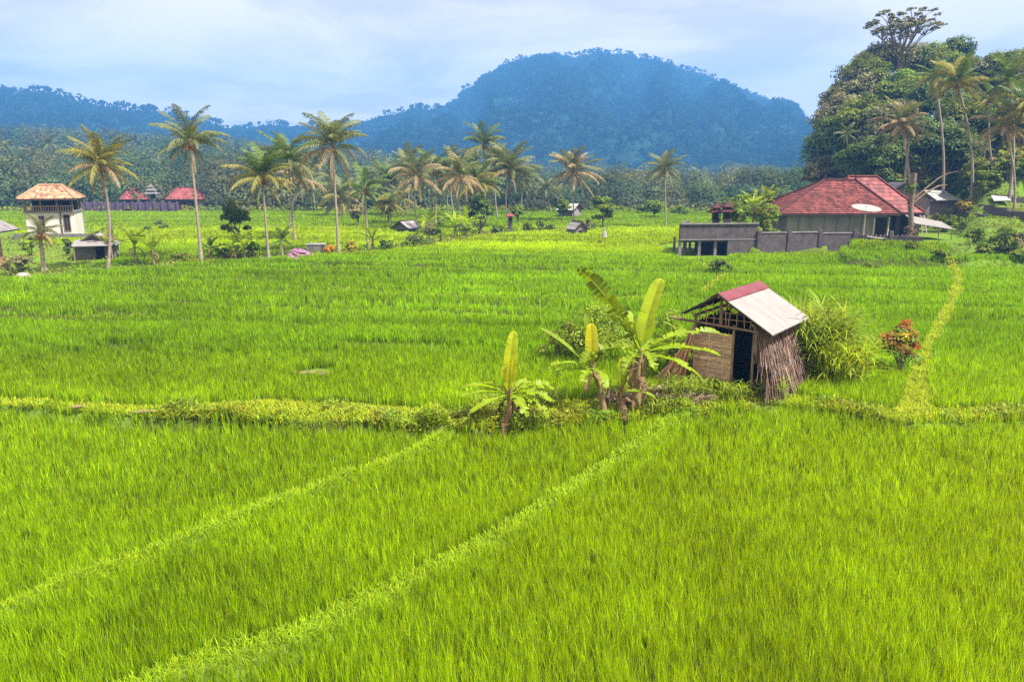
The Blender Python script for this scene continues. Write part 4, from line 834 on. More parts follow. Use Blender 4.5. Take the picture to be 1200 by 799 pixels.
# grey gabled house behind
def gable_house(loc, rz, W, D, ze, zr, wallm, roofm, label, cat='house', over=.4, amp=.02, name='gabled_house', wins=(), door=None, group=None, ridge_x=False):
    root = empty(name, loc, rz, label, cat, group); b = B(); b.prism([(-W / 2, -.4), (W / 2, -.4), (W / 2, ze), (0, zr - .05), (-W / 2, ze)], 0, D); b.build('wall', wallm, root)
    s_ = (zr - ze) / (W / 2)
    for sg in (-1, 1):
        bb_ = B(); e = (W / 2 + over); z1 = zr - s_ * e
        a = (sg * e, -over, z1 + .06); c = (sg * e, D + over, z1 + .06); d = (0, D + over, zr + .06); f = (0, -over, zr + .06)
        (bb_.tiles(a, c, d, f, .22, .8, amp, .1) if sg > 0 else bb_.tiles(c, a, f, d, .22, .8, amp, .1)); bb_.build('roof_slope', roofm[0 if sg > 0 else 1] if isinstance(roofm, tuple) else roofm, root)
    b = B(); b.bar((0, -over, zr + .1), (0, D + over, zr + .1), .25, .06)
    for sg in (-1, 1): b.bar((0, -over - .03, zr), (sg * (W / 2 + over), -over - .03, zr - s_ * (W / 2 + over)), .05, .18)
    b.build('barge_board', M['timberdark'], root)
    for (x, z, ww, hh_) in wins: window(root, x, 0, z, ww, hh_)
    if door: B().box((door[0], -.03, door[2] / 2 - .2), (door[1], .05, door[2])).build('door', M['dark'], root)
    return root
p = GX(1058, 86); gable_house((p.x, 86, 1.9), R_(-12), 5.2, 6, 2.5, 4.3, M['mauve'], (M['zinc'], M['zincshade']), 'grey block gabled house with pale metal roof edge behind the red roofs', wins=((-.6, 1.6, .9, .9),))
p = GX(1062, 74); gable_house((p.x, 74, 1.35), R_(-8), 2.3, 3, 1.9, 2.75, M['concdark'], (M['tile'], M['tile']), 'small brown gabled outbuilding between the red roofs and the dead trunk', 'outbuilding', name='outbuilding', door=(.0, 1.3, 1.7))
b = B(); 
ld = empty('ladder', (p.x + 1.2, 72.9, 1.35), R_(-8), 'short white ladder leaning beside the small brown outbuilding', 'ladder')
for dx in (-.2, .2): B().tube([(dx, 0, 0), (dx - .3, .6, 2.1)], .035, 6).build('rail', M['white'], ld)
for k in range(6): B().tube([(-.2 - .05 * k, .1 * k + .02, .3 + .33 * k), (.2 - .05 * k, .1 * k + .02, .3 + .33 * k)], .025, 5).build('rung', M['white'], ld)
# long white roofed shed at right
p = GX(1100, 90); sh = empty('long_shed', (p.x, 90, 3.0), R_(3), 'long low shed with plain white metal roof under the tall right hand palm', 'shed')
B().box((0, 1.6, .0), (4.0, 3.0, 2.0)).build('wall', M['mauve'], sh); b = B(); b.tiles((-2.4, -.5, .95), (2.4, -.5, .95), (2.4, 3.6, 2.1), (-2.4, 3.6, 2.1), .25, 4, .015, .03); b.build('roof', M['cloth'], sh)
# satellite dish
p = aty(1015, 245.5, 67.5); di = empty('satellite_dish', (p.x, 67.5, 1.0), 0, 'large pale satellite dish on a post in front of the tiled house', 'satellite dish')
zz_ = p.z - 1.0; b = B(); b.lathe([(.001, -.10), (.4, -.08), (.8, -.02), (1.15, .09), (1.28, .15), (1.25, .16), (.8, .02), (.4, -.04), (.001, -.06)], 28); ob = b.build('dish', M['dish'], di, True); ob.location = (0, 0, zz_); ob.rotation_euler = (R_(13), R_(2), 0)
B().tube([(0, 0, -.2), (0, 0, zz_ - .1)], .06, 8).build('post', M['white'], di)
b = B()
b.tube([(0, 0, -.08), (0, .05, .3)], .025, 5)
b.lathe([(.001, .25), (.06, .27), (.06, .33), (.001, .35)], 8, (0, .05, 0)); ob = b.build('feed_arm', M['dish'], di); ob.location = (0, 0, zz_)
# compound wall raised on stilts, with lower wall to the right
cw = empty('compound_wall', (14.7, 64.2, 0), 0, 'long dark weathered block wall carried on concrete stilts at its left end', 'wall')
def wl(b, a, c, z0, z1, th=.22, col=1.0): 
    a, c = Vector((*a, 0)), Vector((*c, 0)); d = c - a; b.box(((a.x + c.x) / 2, (a.y + c.y) / 2, (z0 + z1) / 2), (d.length, th, z1 - z0), math.atan2(d.y, d.x), None, col)
b = B(); wl(b, (-.1, 0), (6.9, .6), 1.35, 2.78); b.build('raised_wall', M['concdark'], cw)
b = B(); wl(b, (-.1, -.05), (6.9, .55), 2.78, 2.88, .34); wl(b, (-.1, -.03), (6.9, .57), 1.42, 1.52, .30); b.build('coping', M['conc'], cw)
b = B(); wl(b, (-.02, .1), (2.4, 7.5), 1.35, 2.74); b.build('raised_wall', M['concdark'], cw)
b = B(); b.poly3([(.1, .25, 1.36), (6.9, .8, 1.36), (9.0, 8, 1.36), (2.5, 7.5, 1.36)], .16); b.build('platform_floor', M['concdark'], cw)
for (x, y, q) in ((.0, .02, 1), (.75, 1.6, .8), (1.15, 2.8, .8), (1.75, .2, .9), (2.4, 2.6, .8), (3.2, .4, .9), (.5, 4.5, .8), (2.2, 5.5, .8)): B().box((x, y + .1, .55), (.26 * q, .26 * q, 1.6)).build('stilt', M['conc'], cw)
b = B(); wl(b, (4.2, .33), (6.9, .58), -.3, 1.35, .26); b.build('lower_wall', M['concdark'], cw)
b = B(); b.box((4.0, 3.6, .5), (2.8, 3.5, 1.4)); b.build('undercroft_shade', M['dark'], cw)  # solid near-black block standing in for the shade under the platform
b = B(); wl(b, (6.9, .5), (12.7, 1.3), -.4, 2.0); wl(b, (12.7, 1.3), (16.2, 1.6), -.1, 1.9); wl(b, (16.2, 1.6), (21.0, -.4), .2, 1.75); b.build('boundary_wall', M['concdark'], cw)
b = B(); wl(b, (6.9, .5), (12.7, 1.3), 2.0, 2.08, .32); wl(b, (12.7, 1.3), (16.2, 1.6), 1.9, 1.98, .32); b.build('coping', M['conc'], cw)
for (x, y) in ((7.0, .45), (9.8, .85), (12.7, 1.25), (15.9, 1.5), (18.6, .55)): B().box((x, y, .95), (.34, .34, 2.5)).build('pillar', M['concdark'], cw)
# two temple shrines
def shrine(loc, s, label, tiers=2, col='concdark', roof='tiled'):
    t = empty('shrine', loc, 0, label, 'shrine', None); b = B(); z = 0
    for (w_, h_) in ((1.0, .3), (.8, .25), (.55, .9), (.75, .12)): b.box((0, 0, (z + h_ / 2) * s), (w_ * s, w_ * s, h_ * s - .004)); z += h_
    b.build('pedestal', M[col], t); z0 = z; b = B()
    for (x, y) in ((-.28, -.28), (.28, -.28), (.28, .28), (-.28, .28)): b.box((x * s, y * s, (z + .3) * s), (.09 * s, .09 * s, .6 * s))
    b.box((0, .1 * s, (z + .3) * s), (.45 * s, .3 * s, .58 * s)); b.build('niche', M['timberdark'], t); z += .6
    for k in range(tiers):
        w_ = 1.5 - .45 * k; b = B(); prof = []; n = 4
        vs = []; 
        for (q, zc) in ((w_ / 2, .02), (w_ / 2, .09), (w_ * .30, .22), (w_ * .12, .48)): vs += [(x * q * s, y * q * s, (z + zc) * s) for x, y in ((-1, -1), (1, -1), (1, 1), (-1, 1))]
        f = [(i * 4 + j, i * 4 + (j + 1) % 4, (i + 1) * 4 + (j + 1) % 4, (i + 1) * 4 + j) for i in range(3) for j in range(4)] + [(3, 2, 1, 0), (12, 13, 14, 15)]; b.add(vs, f)
        for x, y in ((-1, -1), (1, -1), (1, 1), (-1, 1)): b.tube([(x * w_ * .46 * s, y * w_ * .46 * s, (z + .1) * s), (x * w_ * .56 * s, y * w_ * .56 * s, (z + .24) * s)], [.05 * s, .02 * s], 5)
        b.build('roof_tier', M[roof], t); z += .42
    b = B(); b.lathe([(.1 * s, 0), (.13 * s, .1 * s), (.05 * s, .2 * s), (.08 * s, .3 * s), (.001, .5 * s)], 8, (0, 0, z * s)); b.build('finial', M['concdark'], t, True); return t
p = aty(839, 259, 70); shrine((p.x, 70, 1.36), .98, 'dark red roofed temple shrine, left of the pair above the stilted wall')
p = aty(852, 259, 68.5); shrine((p.x, 68.5, 1.36), 1.04, 'broader grey brown temple shrine, right of the pair above the stilted wall', 2, 'conc')
# planting inside the compound
for i, (px, Yc, R, Hh, m, lab) in enumerate(((868, 68.5, 1.3, 3.3, 'leafpale', 'yellow green shrub right beside the temple shrines'), (890, 67.5, 1.5, 3.1, 'leaf', 'flowering leafy shrub hanging over the compound wall'), (903, 68.5, 1.2, 2.8, 'leafpale', 'pale shrub against the left end of the tiled house'))):
    x = aty(px, 250, Yc).x; shrub((x, Yc, 1.2), R, Hh, M[m], lab, seed=70 + i, nc=26, nl=90, ls=.11)
for i, (px, lab) in enumerate(((865, 'dark banana plant rising behind the temple shrines'), (884, 'tall banana plant with upright yellow green leaf beside the tiled house'), (897, 'dark arching banana plant nearest the red tile roof'))):
    x = aty(px, 240, 73 + i).x; r = random.Random(i)
    rt = banana(0, 0, 2.4 + .3 * i, .12, [(2.4, .55, a * 51 + 20 * i, r.uniform(35, 80), 60, .5, 0, (.35, .8, .4)[i]) for a in range(8)], lab, seed=80 + i, loc=Vector((x, 73 + i, 1.1)), dead=2)
# dead trunk with vines and a long bare branch
p = GX(1064, 66); dt = empty('dead_tree', p, 0, 'vine covered dead trunk with a long bent bare branch in front of the outbuilding', 'tree')
b = B(); zt = aty(1069, 203, 66).z - p.z; xt = aty(1071, 203, 66).x - p.x
b.tube([(0, 0, -.3), (.1, 0, 1.5), (xt * .6, 0, zt * .5), (xt, 0, zt)], [.30, .24, .22, .26], 9); b.build('trunk', M['bark'], dt, True)
b = B(); q = [aty(x, y, 66) - p for x, y in ((1072, 232), (1085, 221), (1100, 209), (1112, 203), (1124, 201))]; b.tube([tuple(v) for v in q], [.09, .07, .06, .04, .02], 6)
q = [aty(x, y, 66.2) - p for x, y in ((1070, 238), (1085, 226), (1100, 218), (1110, 217))]; b.tube([tuple(v) for v in q], [.12, .09, .07, .03], 6); b.build('branch', M['timber'], dt, True)
b = B(); crown_mesh(b, .75, 1.0, 12, 60, .09, 91, (.05, 0, .9), low=-.8); crown_mesh(b, .45, .8, 8, 50, .09, 92, (xt * .6, 0, zt * .55), low=-.8); b.build('dry_vine', M['bandead'], dt)
b = B(); crown_mesh(b, .7, .8, 12, 60, .11, 93, (xt * .9, 0, zt * .78)); b.build('green_vine', M['leafpale'], dt)
# garden rails
gr = empty('balustrade', (aty(1017, 270, 65).x, 65, 1.0), 0, 'grey curved railing on posts below the satellite dish', 'railing')
for k in range(9): B().box((k * .37, -.1 * k * .3, .3), (.07, .07, 1.1)).build('post', M['conc'], gr)
for z0 in (.35, .7): b = B(); b.tube([(k * .37, -.1 * k * .3 - .05, z0 - .18 * math.sin(math.pi * k / 8)) for k in range(9)], .035, 6); b.build('rail', M['white'], gr)
# left white two-storey pavilion house
p = at(68, 280); wq = 82; X = aty(58, 250, wq).x
wh = empty('pavilion_house', (X, wq, 0), R_(20), 'white two storey house with open upper pavilion and pale orange hipped roof at far left', 'house')
B().box((0, 2.3, 1.45), (4.8, 4.2, 2.95)).build('wall', M['white'], wh)
B().box((0, 2.3, 3.0), (5.0, 4.6, .16)).build('floor_slab', M['conc'], wh)
for x in (-2.25, -.8, .8, 2.25):
    for y in (.2, 4.4): B().box((x, y, 3.75), (.2, .2, 1.4)).build('column', M['timber'], wh)
B().box((0, 3.4, 3.75), (4.2, 1.6, 1.38)).build('upper_room', M['dark'], wh)
b = B()
for k in range(21): b.box((-2.4 + k * .236, 0, 3.35), (.06, .06, .5))
b.box((0, 0, 3.62), (4.9, .09, .08)); b.build('balustrade', M['bamboo'], wh)
hip_roof(wh, -2.75, 2.75, -.8, 5.2, 4.4, 5.8, -1.1, 1.1, 2.2, M['tileo'], M['tileo'], seed=15)
window(wh, 1.55, .2, 1.75, .55, 1.7); window(wh, -.9, .2, 1.75, .5, 1.5)
b = B(); b.tube([(1.0, .06, 0), (1.0, .06, 2.9)], .06, 6); b.build('drain_pipe', M['timberdark'], wh)
b = B(); b.box((.2, -1.2, .25), (8.5, .25, .9)); ob = b.build('garden_wall', M['conc']); ob.location = (X + .6, wq, 0); tag(ob, 'low grey garden wall in front of the white two storey house', 'wall')
# small white and red roofed shed
X = at(112, 303).x; ys = at(112, 303).y; s1 = gable_house((X, ys, 0), R_(20), 3.0, 2.6, 1.15, 2.0, M['conc'], (M['zinc'], M['zinc']), 'small block shed with white and red sheet roof below the orange fronded palm', 'shed', name='small_shed', door=(.5, .8, 1.3), over=.25)
b = B(); b.poly3([(.55, -.3, 1.86), (1.3, -.3, 1.44), (1.3, 2.9, 1.44), (.55, 2.9, 1.86)], .03); b.build('red_roof_sheet', M['zincred'], s1)
b = B(); b.poly3([(-1.4, -1.5, 1.2), (1.6, -1.5, 1.2), (1.6, .1, 1.62), (-1.4, .1, 1.62)], .05); pr = b.build('porch_roof', M['zinc'], s1)
for x in (-1.3, 1.5): B().tube([(x, -1.4, -.1), (x, -1.4, 1.2)], .06, 6).build('porch_post', M['timber'], pr)
# building cut by the left edge
X = at(0, 322).x; ys = 52.5; e = empty('roadside_house', (X - 3.3, ys, 0), R_(12), 'brown walled house with grey sheet roof cut by the left edge of the picture', 'house')
B().box((0, 1.5, 1.4), (3.8, 3, 3.0)).build('wall', M['bamboo'], e); b = B(); b.tiles((2.9, -.8, 2.9), (2.9, 4, 2.9), (0, 4, 4.6), (0, -.8, 4.6), .25, 3, .02, .1); b.tiles((-2.9, 4, 2.9), (-2.9, -.8, 2.9), (0, -.8, 4.6), (0, 4, 4.6), .25, 3, .02, .1); b.build('roof', M['conc'], e)
B().box((1.2, -.05, 1.1), (.9, .06, 1.9)).build('door', M['white'], e)
B().tube([(2.6, -.6, -.1), (2.6, -.6, 2.9)], .09, 7).build('post', M['tileo'], e)
# far red-roofed houses, boundary wall, shrine tower and track
for i, (px, wd, lab, x0, x1) in enumerate(((160, 5.8, 'far red hipped roof house at the wood edge, the left one of two', 0, 0), (218, 7.2, 'far red hipped roof house with white right wall, the right one of two', 0, 0))):
    x = aty(px, 240, 146).x; f = empty('village_house', (x, 146, 0), R_(20), lab, 'house', 'far red roofed houses'); B().box((0, 3, 1.2), (wd * .85, 5.5, 3.0)).build('wall', M['wall_far'], f)
    if i: B().box((wd * .31, .2, 1.2), (wd * .26, .3, 2.6)).build('white_wall', M['cloth'], f)
    hip_roof(f, -wd / 2, wd / 2, -.8, 6.8, 2.3, 4.4, -wd * .22, wd * .22, 3, M['tile2'], M['tile'], seed=30 + i, row=.6)
    for k in range(3): window(f, -wd * .3 + k * wd * .25, 0, 1.3, .8, 1.2)
xa, xb = aty(85, 240, 141).x, aty(208, 240, 141).x
b = B(); b.box(((xa + xb) / 2, 141, .7), (xb - xa, .3, 2.2))
n = 14
for k in range(n + 1): b.box((xa + (xb - xa) * k / n, 140.85, .8), (.35, .35, 2.5))
tag(b.build('village_wall', M['wall_far']), 'long violet grey boundary wall in front of the far red roofed houses', 'wall')
p = aty(179, 240, 143.5); shrine((p.x, 143.5, .2), 1.45, 'pale slender shrine tower between the two far red roofs', 3, 'conc', 'conc')
a_, b_, c_, d_ = at(209, 243), at(213, 243), at(236, 251), at(228, 251)
ob = B().poly3([(v.x, v.y, .12) for v in (d_, c_, b_, a_)], .1).build('path', M['cloth']); tag(ob, kind='structure')
# small huts among the fields
def hutlet(px, py, W, D, ze, zr, rz, wallm, roofm, label, **k): p = G(px, py); return gable_house((p.x, p.y, p.z), R_(rz), W, D, ze, zr, M[wallm], (M[roofm], M[roofm]), label, 'hut', name='field_hut', **k)
hutlet(470, 274, 2.0, 2.4, .75, 1.45, -25, 'conc', 'plaster', 'small low grey roofed hut left of the middle palm group', over=.3, door=(0, .9, .7))
hutlet(681, 276, 1.7, 1.8, .8, 1.55, 28, 'conc', 'zinc', 'small hut with white roof edge in the field below the rust tinted palm', over=.2, door=(0, .7, .8))
p = G(681, 276); 
hutlet(676, 255, 3.4, 2.6, 1.4, 2.3, 60, 'plaster', 'cloth', 'far white roofed hut at the foot of the rust tinted palm', over=.4)
hutlet(154 + 130, 248, 3, 3, 1.2, 2.0, 40, 'plaster', 'tile2', 'tiny far hut with a pink roof by the wood edge behind the round dark tree', over=.3)
hutlet(324, 243, 2.6, 3, 1.2, 2.0, 80, 'plaster', 'cloth', 'tiny far hut with a white roof at the wood edge left of centre', over=.3)
p = G(598, 271); shrine((p.x, p.y, p.z), .85, 'little shrine with pinkish orange roof at the foot of the big drooping tan palm', 1, 'wall_far', 'tile2')
# heap under a purple tarp, crate, scarecrow, stones
p = G(350, 302); b = B(); crown_mesh
r = np.random.RandomState(4); n1_, n2_ = 18, 9; vs = []
for j in range(n2_):
    for i in range(n1_):
        a = 2 * math.pi * i / n1_; q = 1 - j / (n2_ - 1); rr = (q ** .7) * (1 + .18 * r.randn() * (j < n2_ - 1)); vs.append((1.15 * rr * math.cos(a), .8 * rr * math.sin(a), .75 * (1 - q ** 1.6) + .05 * r.randn()))
b.add(vs, [(j * n1_ + i, j * n1_ + (i + 1) % n1_, (j + 1) * n1_ + (i + 1) % n1_, (j + 1) * n1_ + i) for j in range(n2_ - 1) for i in range(n1_)])
ob = b.build('tarpaulin_heap', M['tarp']); ob.location = p; tag(ob, 'heap under a purple and pink tarpaulin at the edge of the big field', 'tarpaulin')
p = G(371, 296); wt = empty('water_tank', p, R_(8), 'low pale concrete tank behind the purple heap', 'tank'); b = B()
for sx, sy, lx, ly in ((0, -.55, 1.6, .1), (0, .55, 1.6, .1), (-.75, 0, .1, 1.0), (.75, 0, .1, 1.0)): b.box((sx, sy, .3), (lx, ly, .9))
b.build('wall', M['conc'], wt); B().box((0, 0, .78), (1.7, 1.3, .06)).build('lid', M['cloth'], wt)
p = G(708, 283); sc_r = empty('scarecrow', p, 0, 'white cloth scarecrow on a stick in the open field below the pale small tree', 'scarecrow')
B().tube([(0, 0, -.2), (0, 0, 1.3)], .03, 6).build('stick', M['timber'], sc_r); B().tube([(-.3, 0, 1.0), (.3, 0, 1.03)], .025, 6).build('arm', M['timber'], sc_r)
b = B(); b.lathe([(.30, .45), (.26, .6), (.22, .9), (.16, 1.08), (.05, 1.15), (.14, 1.22), (.12, 1.36), (.001, 1.42)], 10); ob = b.build('cloth', M['cloth'], sc_r, True); ob.scale = (1, .5, 1)
for i, (px, py, s_, lab) in enumerate(((88, 314, .25, 'row of washing stones left'), (28, 327, .4, 'pale boulder on the field edge at far left'), (345, 0, 0, ''))[1:2]):
    p = G(px, py); b = B(); crown = None; r = random.Random(i); b.lathe([(.001, -.1), (.5, 0), (.55, .2), (.35, .38), (.001, .42)], 9); ob = b.build('boulder', M['rock'], None, True); ob.location = p; ob.rotation_euler = (.1, .1, .5); tag(ob, lab, 'boulder')
# rim stones and soil at the broken bund, soil patches
def patch(pts, z, m, label, name='bare_soil', seed=0):
    r = random.Random(seed); b = B(); n = len(pts); c = sum((Vector(p) for p in pts), Vector((0, 0, 0))) / n; ring = [c.lerp(Vector(p), 1) for p in pts]
    v = [(p.x, p.y, T(p.x, p.y) + z + r.uniform(0, .03)) for p in ring] + [(c.x, c.y, T(c.x, c.y) + z + .06)]; b.add(v, [(i, (i + 1) % n, n) for i in range(n)]); ob = b.build(name, m); return tag(ob, label, kind='structure')
pz = lambda L, zf=0: [tuple(at(a, c)) for a, c in L]
for k, (px, py, rx, ry) in enumerate(((168, 486, .40, .14), (90, 481, .3, .10), (362, 440, .30, .22), (381, 441, .24, .26))):
    c = G(px, py); patch([(c.x + rx * math.cos(a), c.y + ry * math.sin(a), 0) for a in np.linspace(0, 6.28, 13)[:-1]], .10, M['soil'], None, seed=k)
M['darksoil'] = mat('dark_soil', (.075, .045, .032), .95, 6, .5, .8, 14)  # deeper brown than the dry soil, for the step face
b = B(); r = random.Random(3); q = [at(x, y, -.1) for x, y in ((470, 541), (486, 534), (500, 526), (510, 517), (513, 508), (508, 500))]
for a, c in zip(q[:-1], q[1:]):                      # crumbling face of the step between the two nearest fields
    for k in range(7):
        p = a.lerp(c, k / 7) + Vector((r.uniform(-.12, .05), r.uniform(-.05, .05), r.uniform(-.30, .0))); rr = r.uniform(.05, .10); b.lathe([(.001, -rr), (rr * .9, -rr * .5), (rr * 1.1, rr * .1), (rr * .6, rr * .8), (.001, rr)], 7, tuple(p), r.uniform(.5, 1.4))
ob = b.build('soil_bank', M['darksoil'], None, True); tag(ob, kind='structure')
# shrubs, bananas and small trees of the hedge line
for i, (px, py, R, Hh, m, lab, tk) in enumerate((
    (279, 300, 1.45, 2.6, 'leafdark', 'round dark green tree with a short trunk standing out against the bright field at left', 1.7),
    (706, 268, 1.7, 2.4, 'leafpale', 'small pale green tree beside the far white roofed hut', 1.2),
    (660, 256, 1.3, 1.6, 'leaf', 'small rounded tree at the left of the rust tinted palm', .9),
    (607, 262, 1.1, 1.5, 'leafpale', 'small bright tree right of the little shrine', .8),
    (455, 262, 1.7, 2.2, 'leafyel', 'bushy tree with yellow leaves above the small grey hut', 1.4),
    (420, 266, 1.4, 1.6, 'leafgrey', 'greyish small tree left of the yellow leaved tree', 1.0),
    (85, 262, 1.9, 2.2, 'leafyel', 'yellow green small tree behind the orange fronded palm at left', 1.6),
    (198, 243, 2.2, 2.4, 'leafyel', 'yellow tree in front of the far right red roof', 1.4),
    (766, 256, 2.0, 1.6, 'leafpale', 'bright bushy tree behind the lone grey palm', .7))):
    p = G(px, py); tree(p, R, Hh, tk, M[m], lab, seed=100 + i, nc=34, nl=120, ls=.12 * R ** .5, tr=.1, kw=dict(low=-.8, hollow=.4))
p = G(563, 274); tree(p, 2.0, 3.6, .4, M['leafdark'], 'dense dark cone shaped tree in the middle palm group', seed=120, nc=34, nl=110, ls=.15, tr=.15)
for i, (px, py, R, Hh, m, lab) in enumerate((
    (20, 322, 1.1, 1.3, 'leafgrey', 'bushy shrub beside the house cut by the left edge'), (37, 300, .9, 1.6, 'leafpale', 'light shrub between the young palm and the left edge house'), (80, 300, .6, 1.2, 'leafdark', 'thin dark bush between the young palm and the small shed'),
    (215, 306, .9, .7, 'leaf', 'low dark bush left of the curved trunk palm'), (262, 303, .9, 1.2, 'leaf', 'bush between the curved trunk palm and the banana clump'), (296, 302, .8, 1.1, 'leafpale', 'pale low bush right of the banana clump'),
    (385, 298, .7, .7, 'leafred', 'reddish small bush right of the pale tank'), (412, 295, .7, .8, 'leafyel', 'yellow green bush left of the narrow dark palm'), (452, 292, .9, .7, 'leafdark', 'low dark hedge bush right of the narrow dark palm'),
    (486, 289, 1.6, 1.3, 'leafdark', 'dark spreading bush below the small grey hut'), (505, 286, 1.3, 2.0, 'leafgrey', 'grey green bush with dark lower leaves in the middle of the hedge line'), (517, 286, .8, 2.3, 'leafpale', 'tall narrow pale bush at the end of the dark hedge'),
    (545, 279, 1.2, 1.6, 'weed', 'fresh green bush at the foot of the full crowned palm'), (583, 275, 1.1, 1.0, 'leafdark', 'low dark bush left of the little shrine'), (620, 272, 1.0, .9, 'leaf', 'low bush right of the little shrine'), (634, 270, .7, 1.2, 'leafpale', 'small upright pale shrub in the middle of the open field'), (645, 271, .8, .6, 'leafdark', 'flat dark shrub in the open field left of the small hut'),
    (692, 268, 1.0, 1.1, 'leafgrey', 'dull green shrub behind the small white edged hut'), (752, 251, 2.2, 1.5, 'leafdark', 'dark shrub with pale stones near the wood edge left of the lone palm'), (795, 252, 2.0, 1.2, 'leafpale', 'low light shrub right of the lone palm'),
    (186, 266, .7, .6, 'leafdark', 'small dark bush alone in the left field, upper of a pair'), (192, 270, .8, .6, 'leafdark', 'small dark bush alone in the left field, lower of a pair'), (174, 271, .6, .4, 'leafdark', 'tiny dark bush left of the pair in the left field'),
    (128, 285, 1.0, 1.5, 'leafgrey', 'grey green shrub behind the small white roofed shed'), (704, 287, .6, .3, 'leafdark', 'flat dark clump at the foot of the scarecrow'))):
    p = G(px, py); shrub(p, R, Hh, M[m], lab, seed=130 + i, nc=16, nl=70, ls=.10 if p.y < 90 else .16)
r = random.Random(7)
for i, (px, py, hgt, n, lab, yl) in enumerate(((160, 311, 1.5, 6, 'banana plant with bare upright stalks right of the small shed', .6), (181, 311, 1.2, 7, 'leafy banana plant left of the curved trunk palm', .9), (287, 304, 1.0, 9, 'broad banana plant with yellowing leaves under the round dark tree', 1.1), (276, 304, .7, 7, 'short banana plant left of the broad yellowing one', .9),
    (437, 293, .9, 6, 'dark banana plant at the foot of the narrow dark palm', .6), (458, 291, .5, 4, 'tiny bright banana sprout in the hedge line', 1.2), (503, 276, 1.4, 8, 'bright banana plant behind the dark spreading bush', .9), (533, 278, 1.3, 8, 'bright banana plant left of the full crowned palm', 1.1), (548, 276, 1.3, 8, 'bright banana plant right of the full crowned palm', 1.0),
    (125, 303, 1.0, 6, 'small dark banana plant between the shed and orange fronded palm', .6))):
    p = G(px, py); banana(0, 0, hgt * 1.1, .09, [(r.uniform(1.6, 2.3), .5, a * 360 / n + r.uniform(-20, 20), r.uniform(25, 80), r.uniform(40, 80), .4, 0, yl * r.uniform(.8, 1.1)) for a in range(n)], lab, seed=200 + i, loc=p, dead=2)
# ---------------------------------------------------------------- the wooded hill at right
HT = [  # photo px of crown centre, depth, crown radius, crown half height, material, label
    (975, 175, 112, 4.6, 5.2, 'leafdark', 'dark tree at the left foot of the wooded hill, just above the red roof'), (998, 118, 122, 5.0, 5.5, 'leafgrey', 'grey olive tree forming the left shoulder of the wooded hill'), (985, 145, 118, 4.6, 4.8, 'leafgrey', 'grey green tree below the left shoulder of the wooded hill'),
    (1014, 150, 108, 4.8, 5.0, 'leaf', 'mid green tree in the centre left of the wooded hill'), (1012, 100, 124, 5.2, 5.0, 'leaf', 'bright topped tree near the upper left of the wooded hill'), (1035, 82, 132, 5.4, 4.8, 'leafgrey', 'olive crown on the ridge left of the tall umbrella tree'),
    (1060, 78, 134, 5.2, 4.5, 'leafgrey', 'bronze tinted crown right under the tall umbrella tree'), (1090, 84, 132, 5.4, 4.8, 'leaf', 'crown on the ridge between umbrella tree and tallest right palm'), (1060, 118, 118, 5.2, 5.0, 'leafpale', 'light green tree high in the middle of the wooded hill'),
    (1092, 128, 112, 5.2, 5.0, 'leafdark', 'dark tree behind the trunk of the tallest right palm'), (1028, 190, 96, 4.0, 4.2, 'leafdark', 'very dark tree directly behind the pinkish roof'), (1005, 195, 98, 3.0, 3.6, 'leafpale', 'bright yellow green tree low behind the ridge of the red roof'),
    (1080, 180, 97, 4.6, 4.8, 'leafdark', 'very dark tree behind the grey gabled house'), (1110, 180, 97, 4.4, 4.8, 'leafdark', 'dark tree behind the long white roofed shed'), (1128, 150, 104, 4.6, 4.6, 'leaf', 'mid green tree right of the tallest right palm trunk'),
    (1118, 70, 134, 4.0, 4.0, 'leafdark', 'dark compact crown on the ridge just behind the tallest right palm'), (1150, 95, 120, 4.6, 4.6, 'leafgrey', 'grey crown between the tallest palm and the green plumed palm'), (1180, 90, 118, 5.0, 5.0, 'leaf', 'green crown behind the green plumed palm'),
    (1205, 110, 112, 4.8, 5.0, 'leafgrey', 'grey green crown cut by the right edge of the picture'), (1165, 140, 102, 4.2, 3.8, 'leafpale', 'light green tree on top of the bare earth bank'), (1200, 160, 98, 4.0, 4.0, 'leaf', 'green tree low at the right edge behind the palms'),
    (1145, 205, 90, 2.0, 2.2, 'leaf', 'small tree at the foot of the earth bank, left end'), (965, 205, 110, 3.2, 3.0, 'leafgrey', 'grey bush tree lowest at the left foot of the wooded hill'), (1045, 150, 104, 4.2, 4.4, 'leafgrey', 'olive tree right behind the gold palm crown')]
for i, (px, py, Yd, R, Hh, m, lab) in enumerate(HT):
    c = aty(px, py, Yd); z0 = T(c.x, Yd); tk = max(1.0, c.z - Hh * .55 - z0)
    tree((c.x, Yd, z0), R, Hh, tk, M[m], lab, name='hillside_tree', seed=300 + i, nc=62, nl=190, ls=.20, tr=.3, kw=dict(low=-.7, hollow=.6, colj=.42), group='trees on the wooded hill at right')
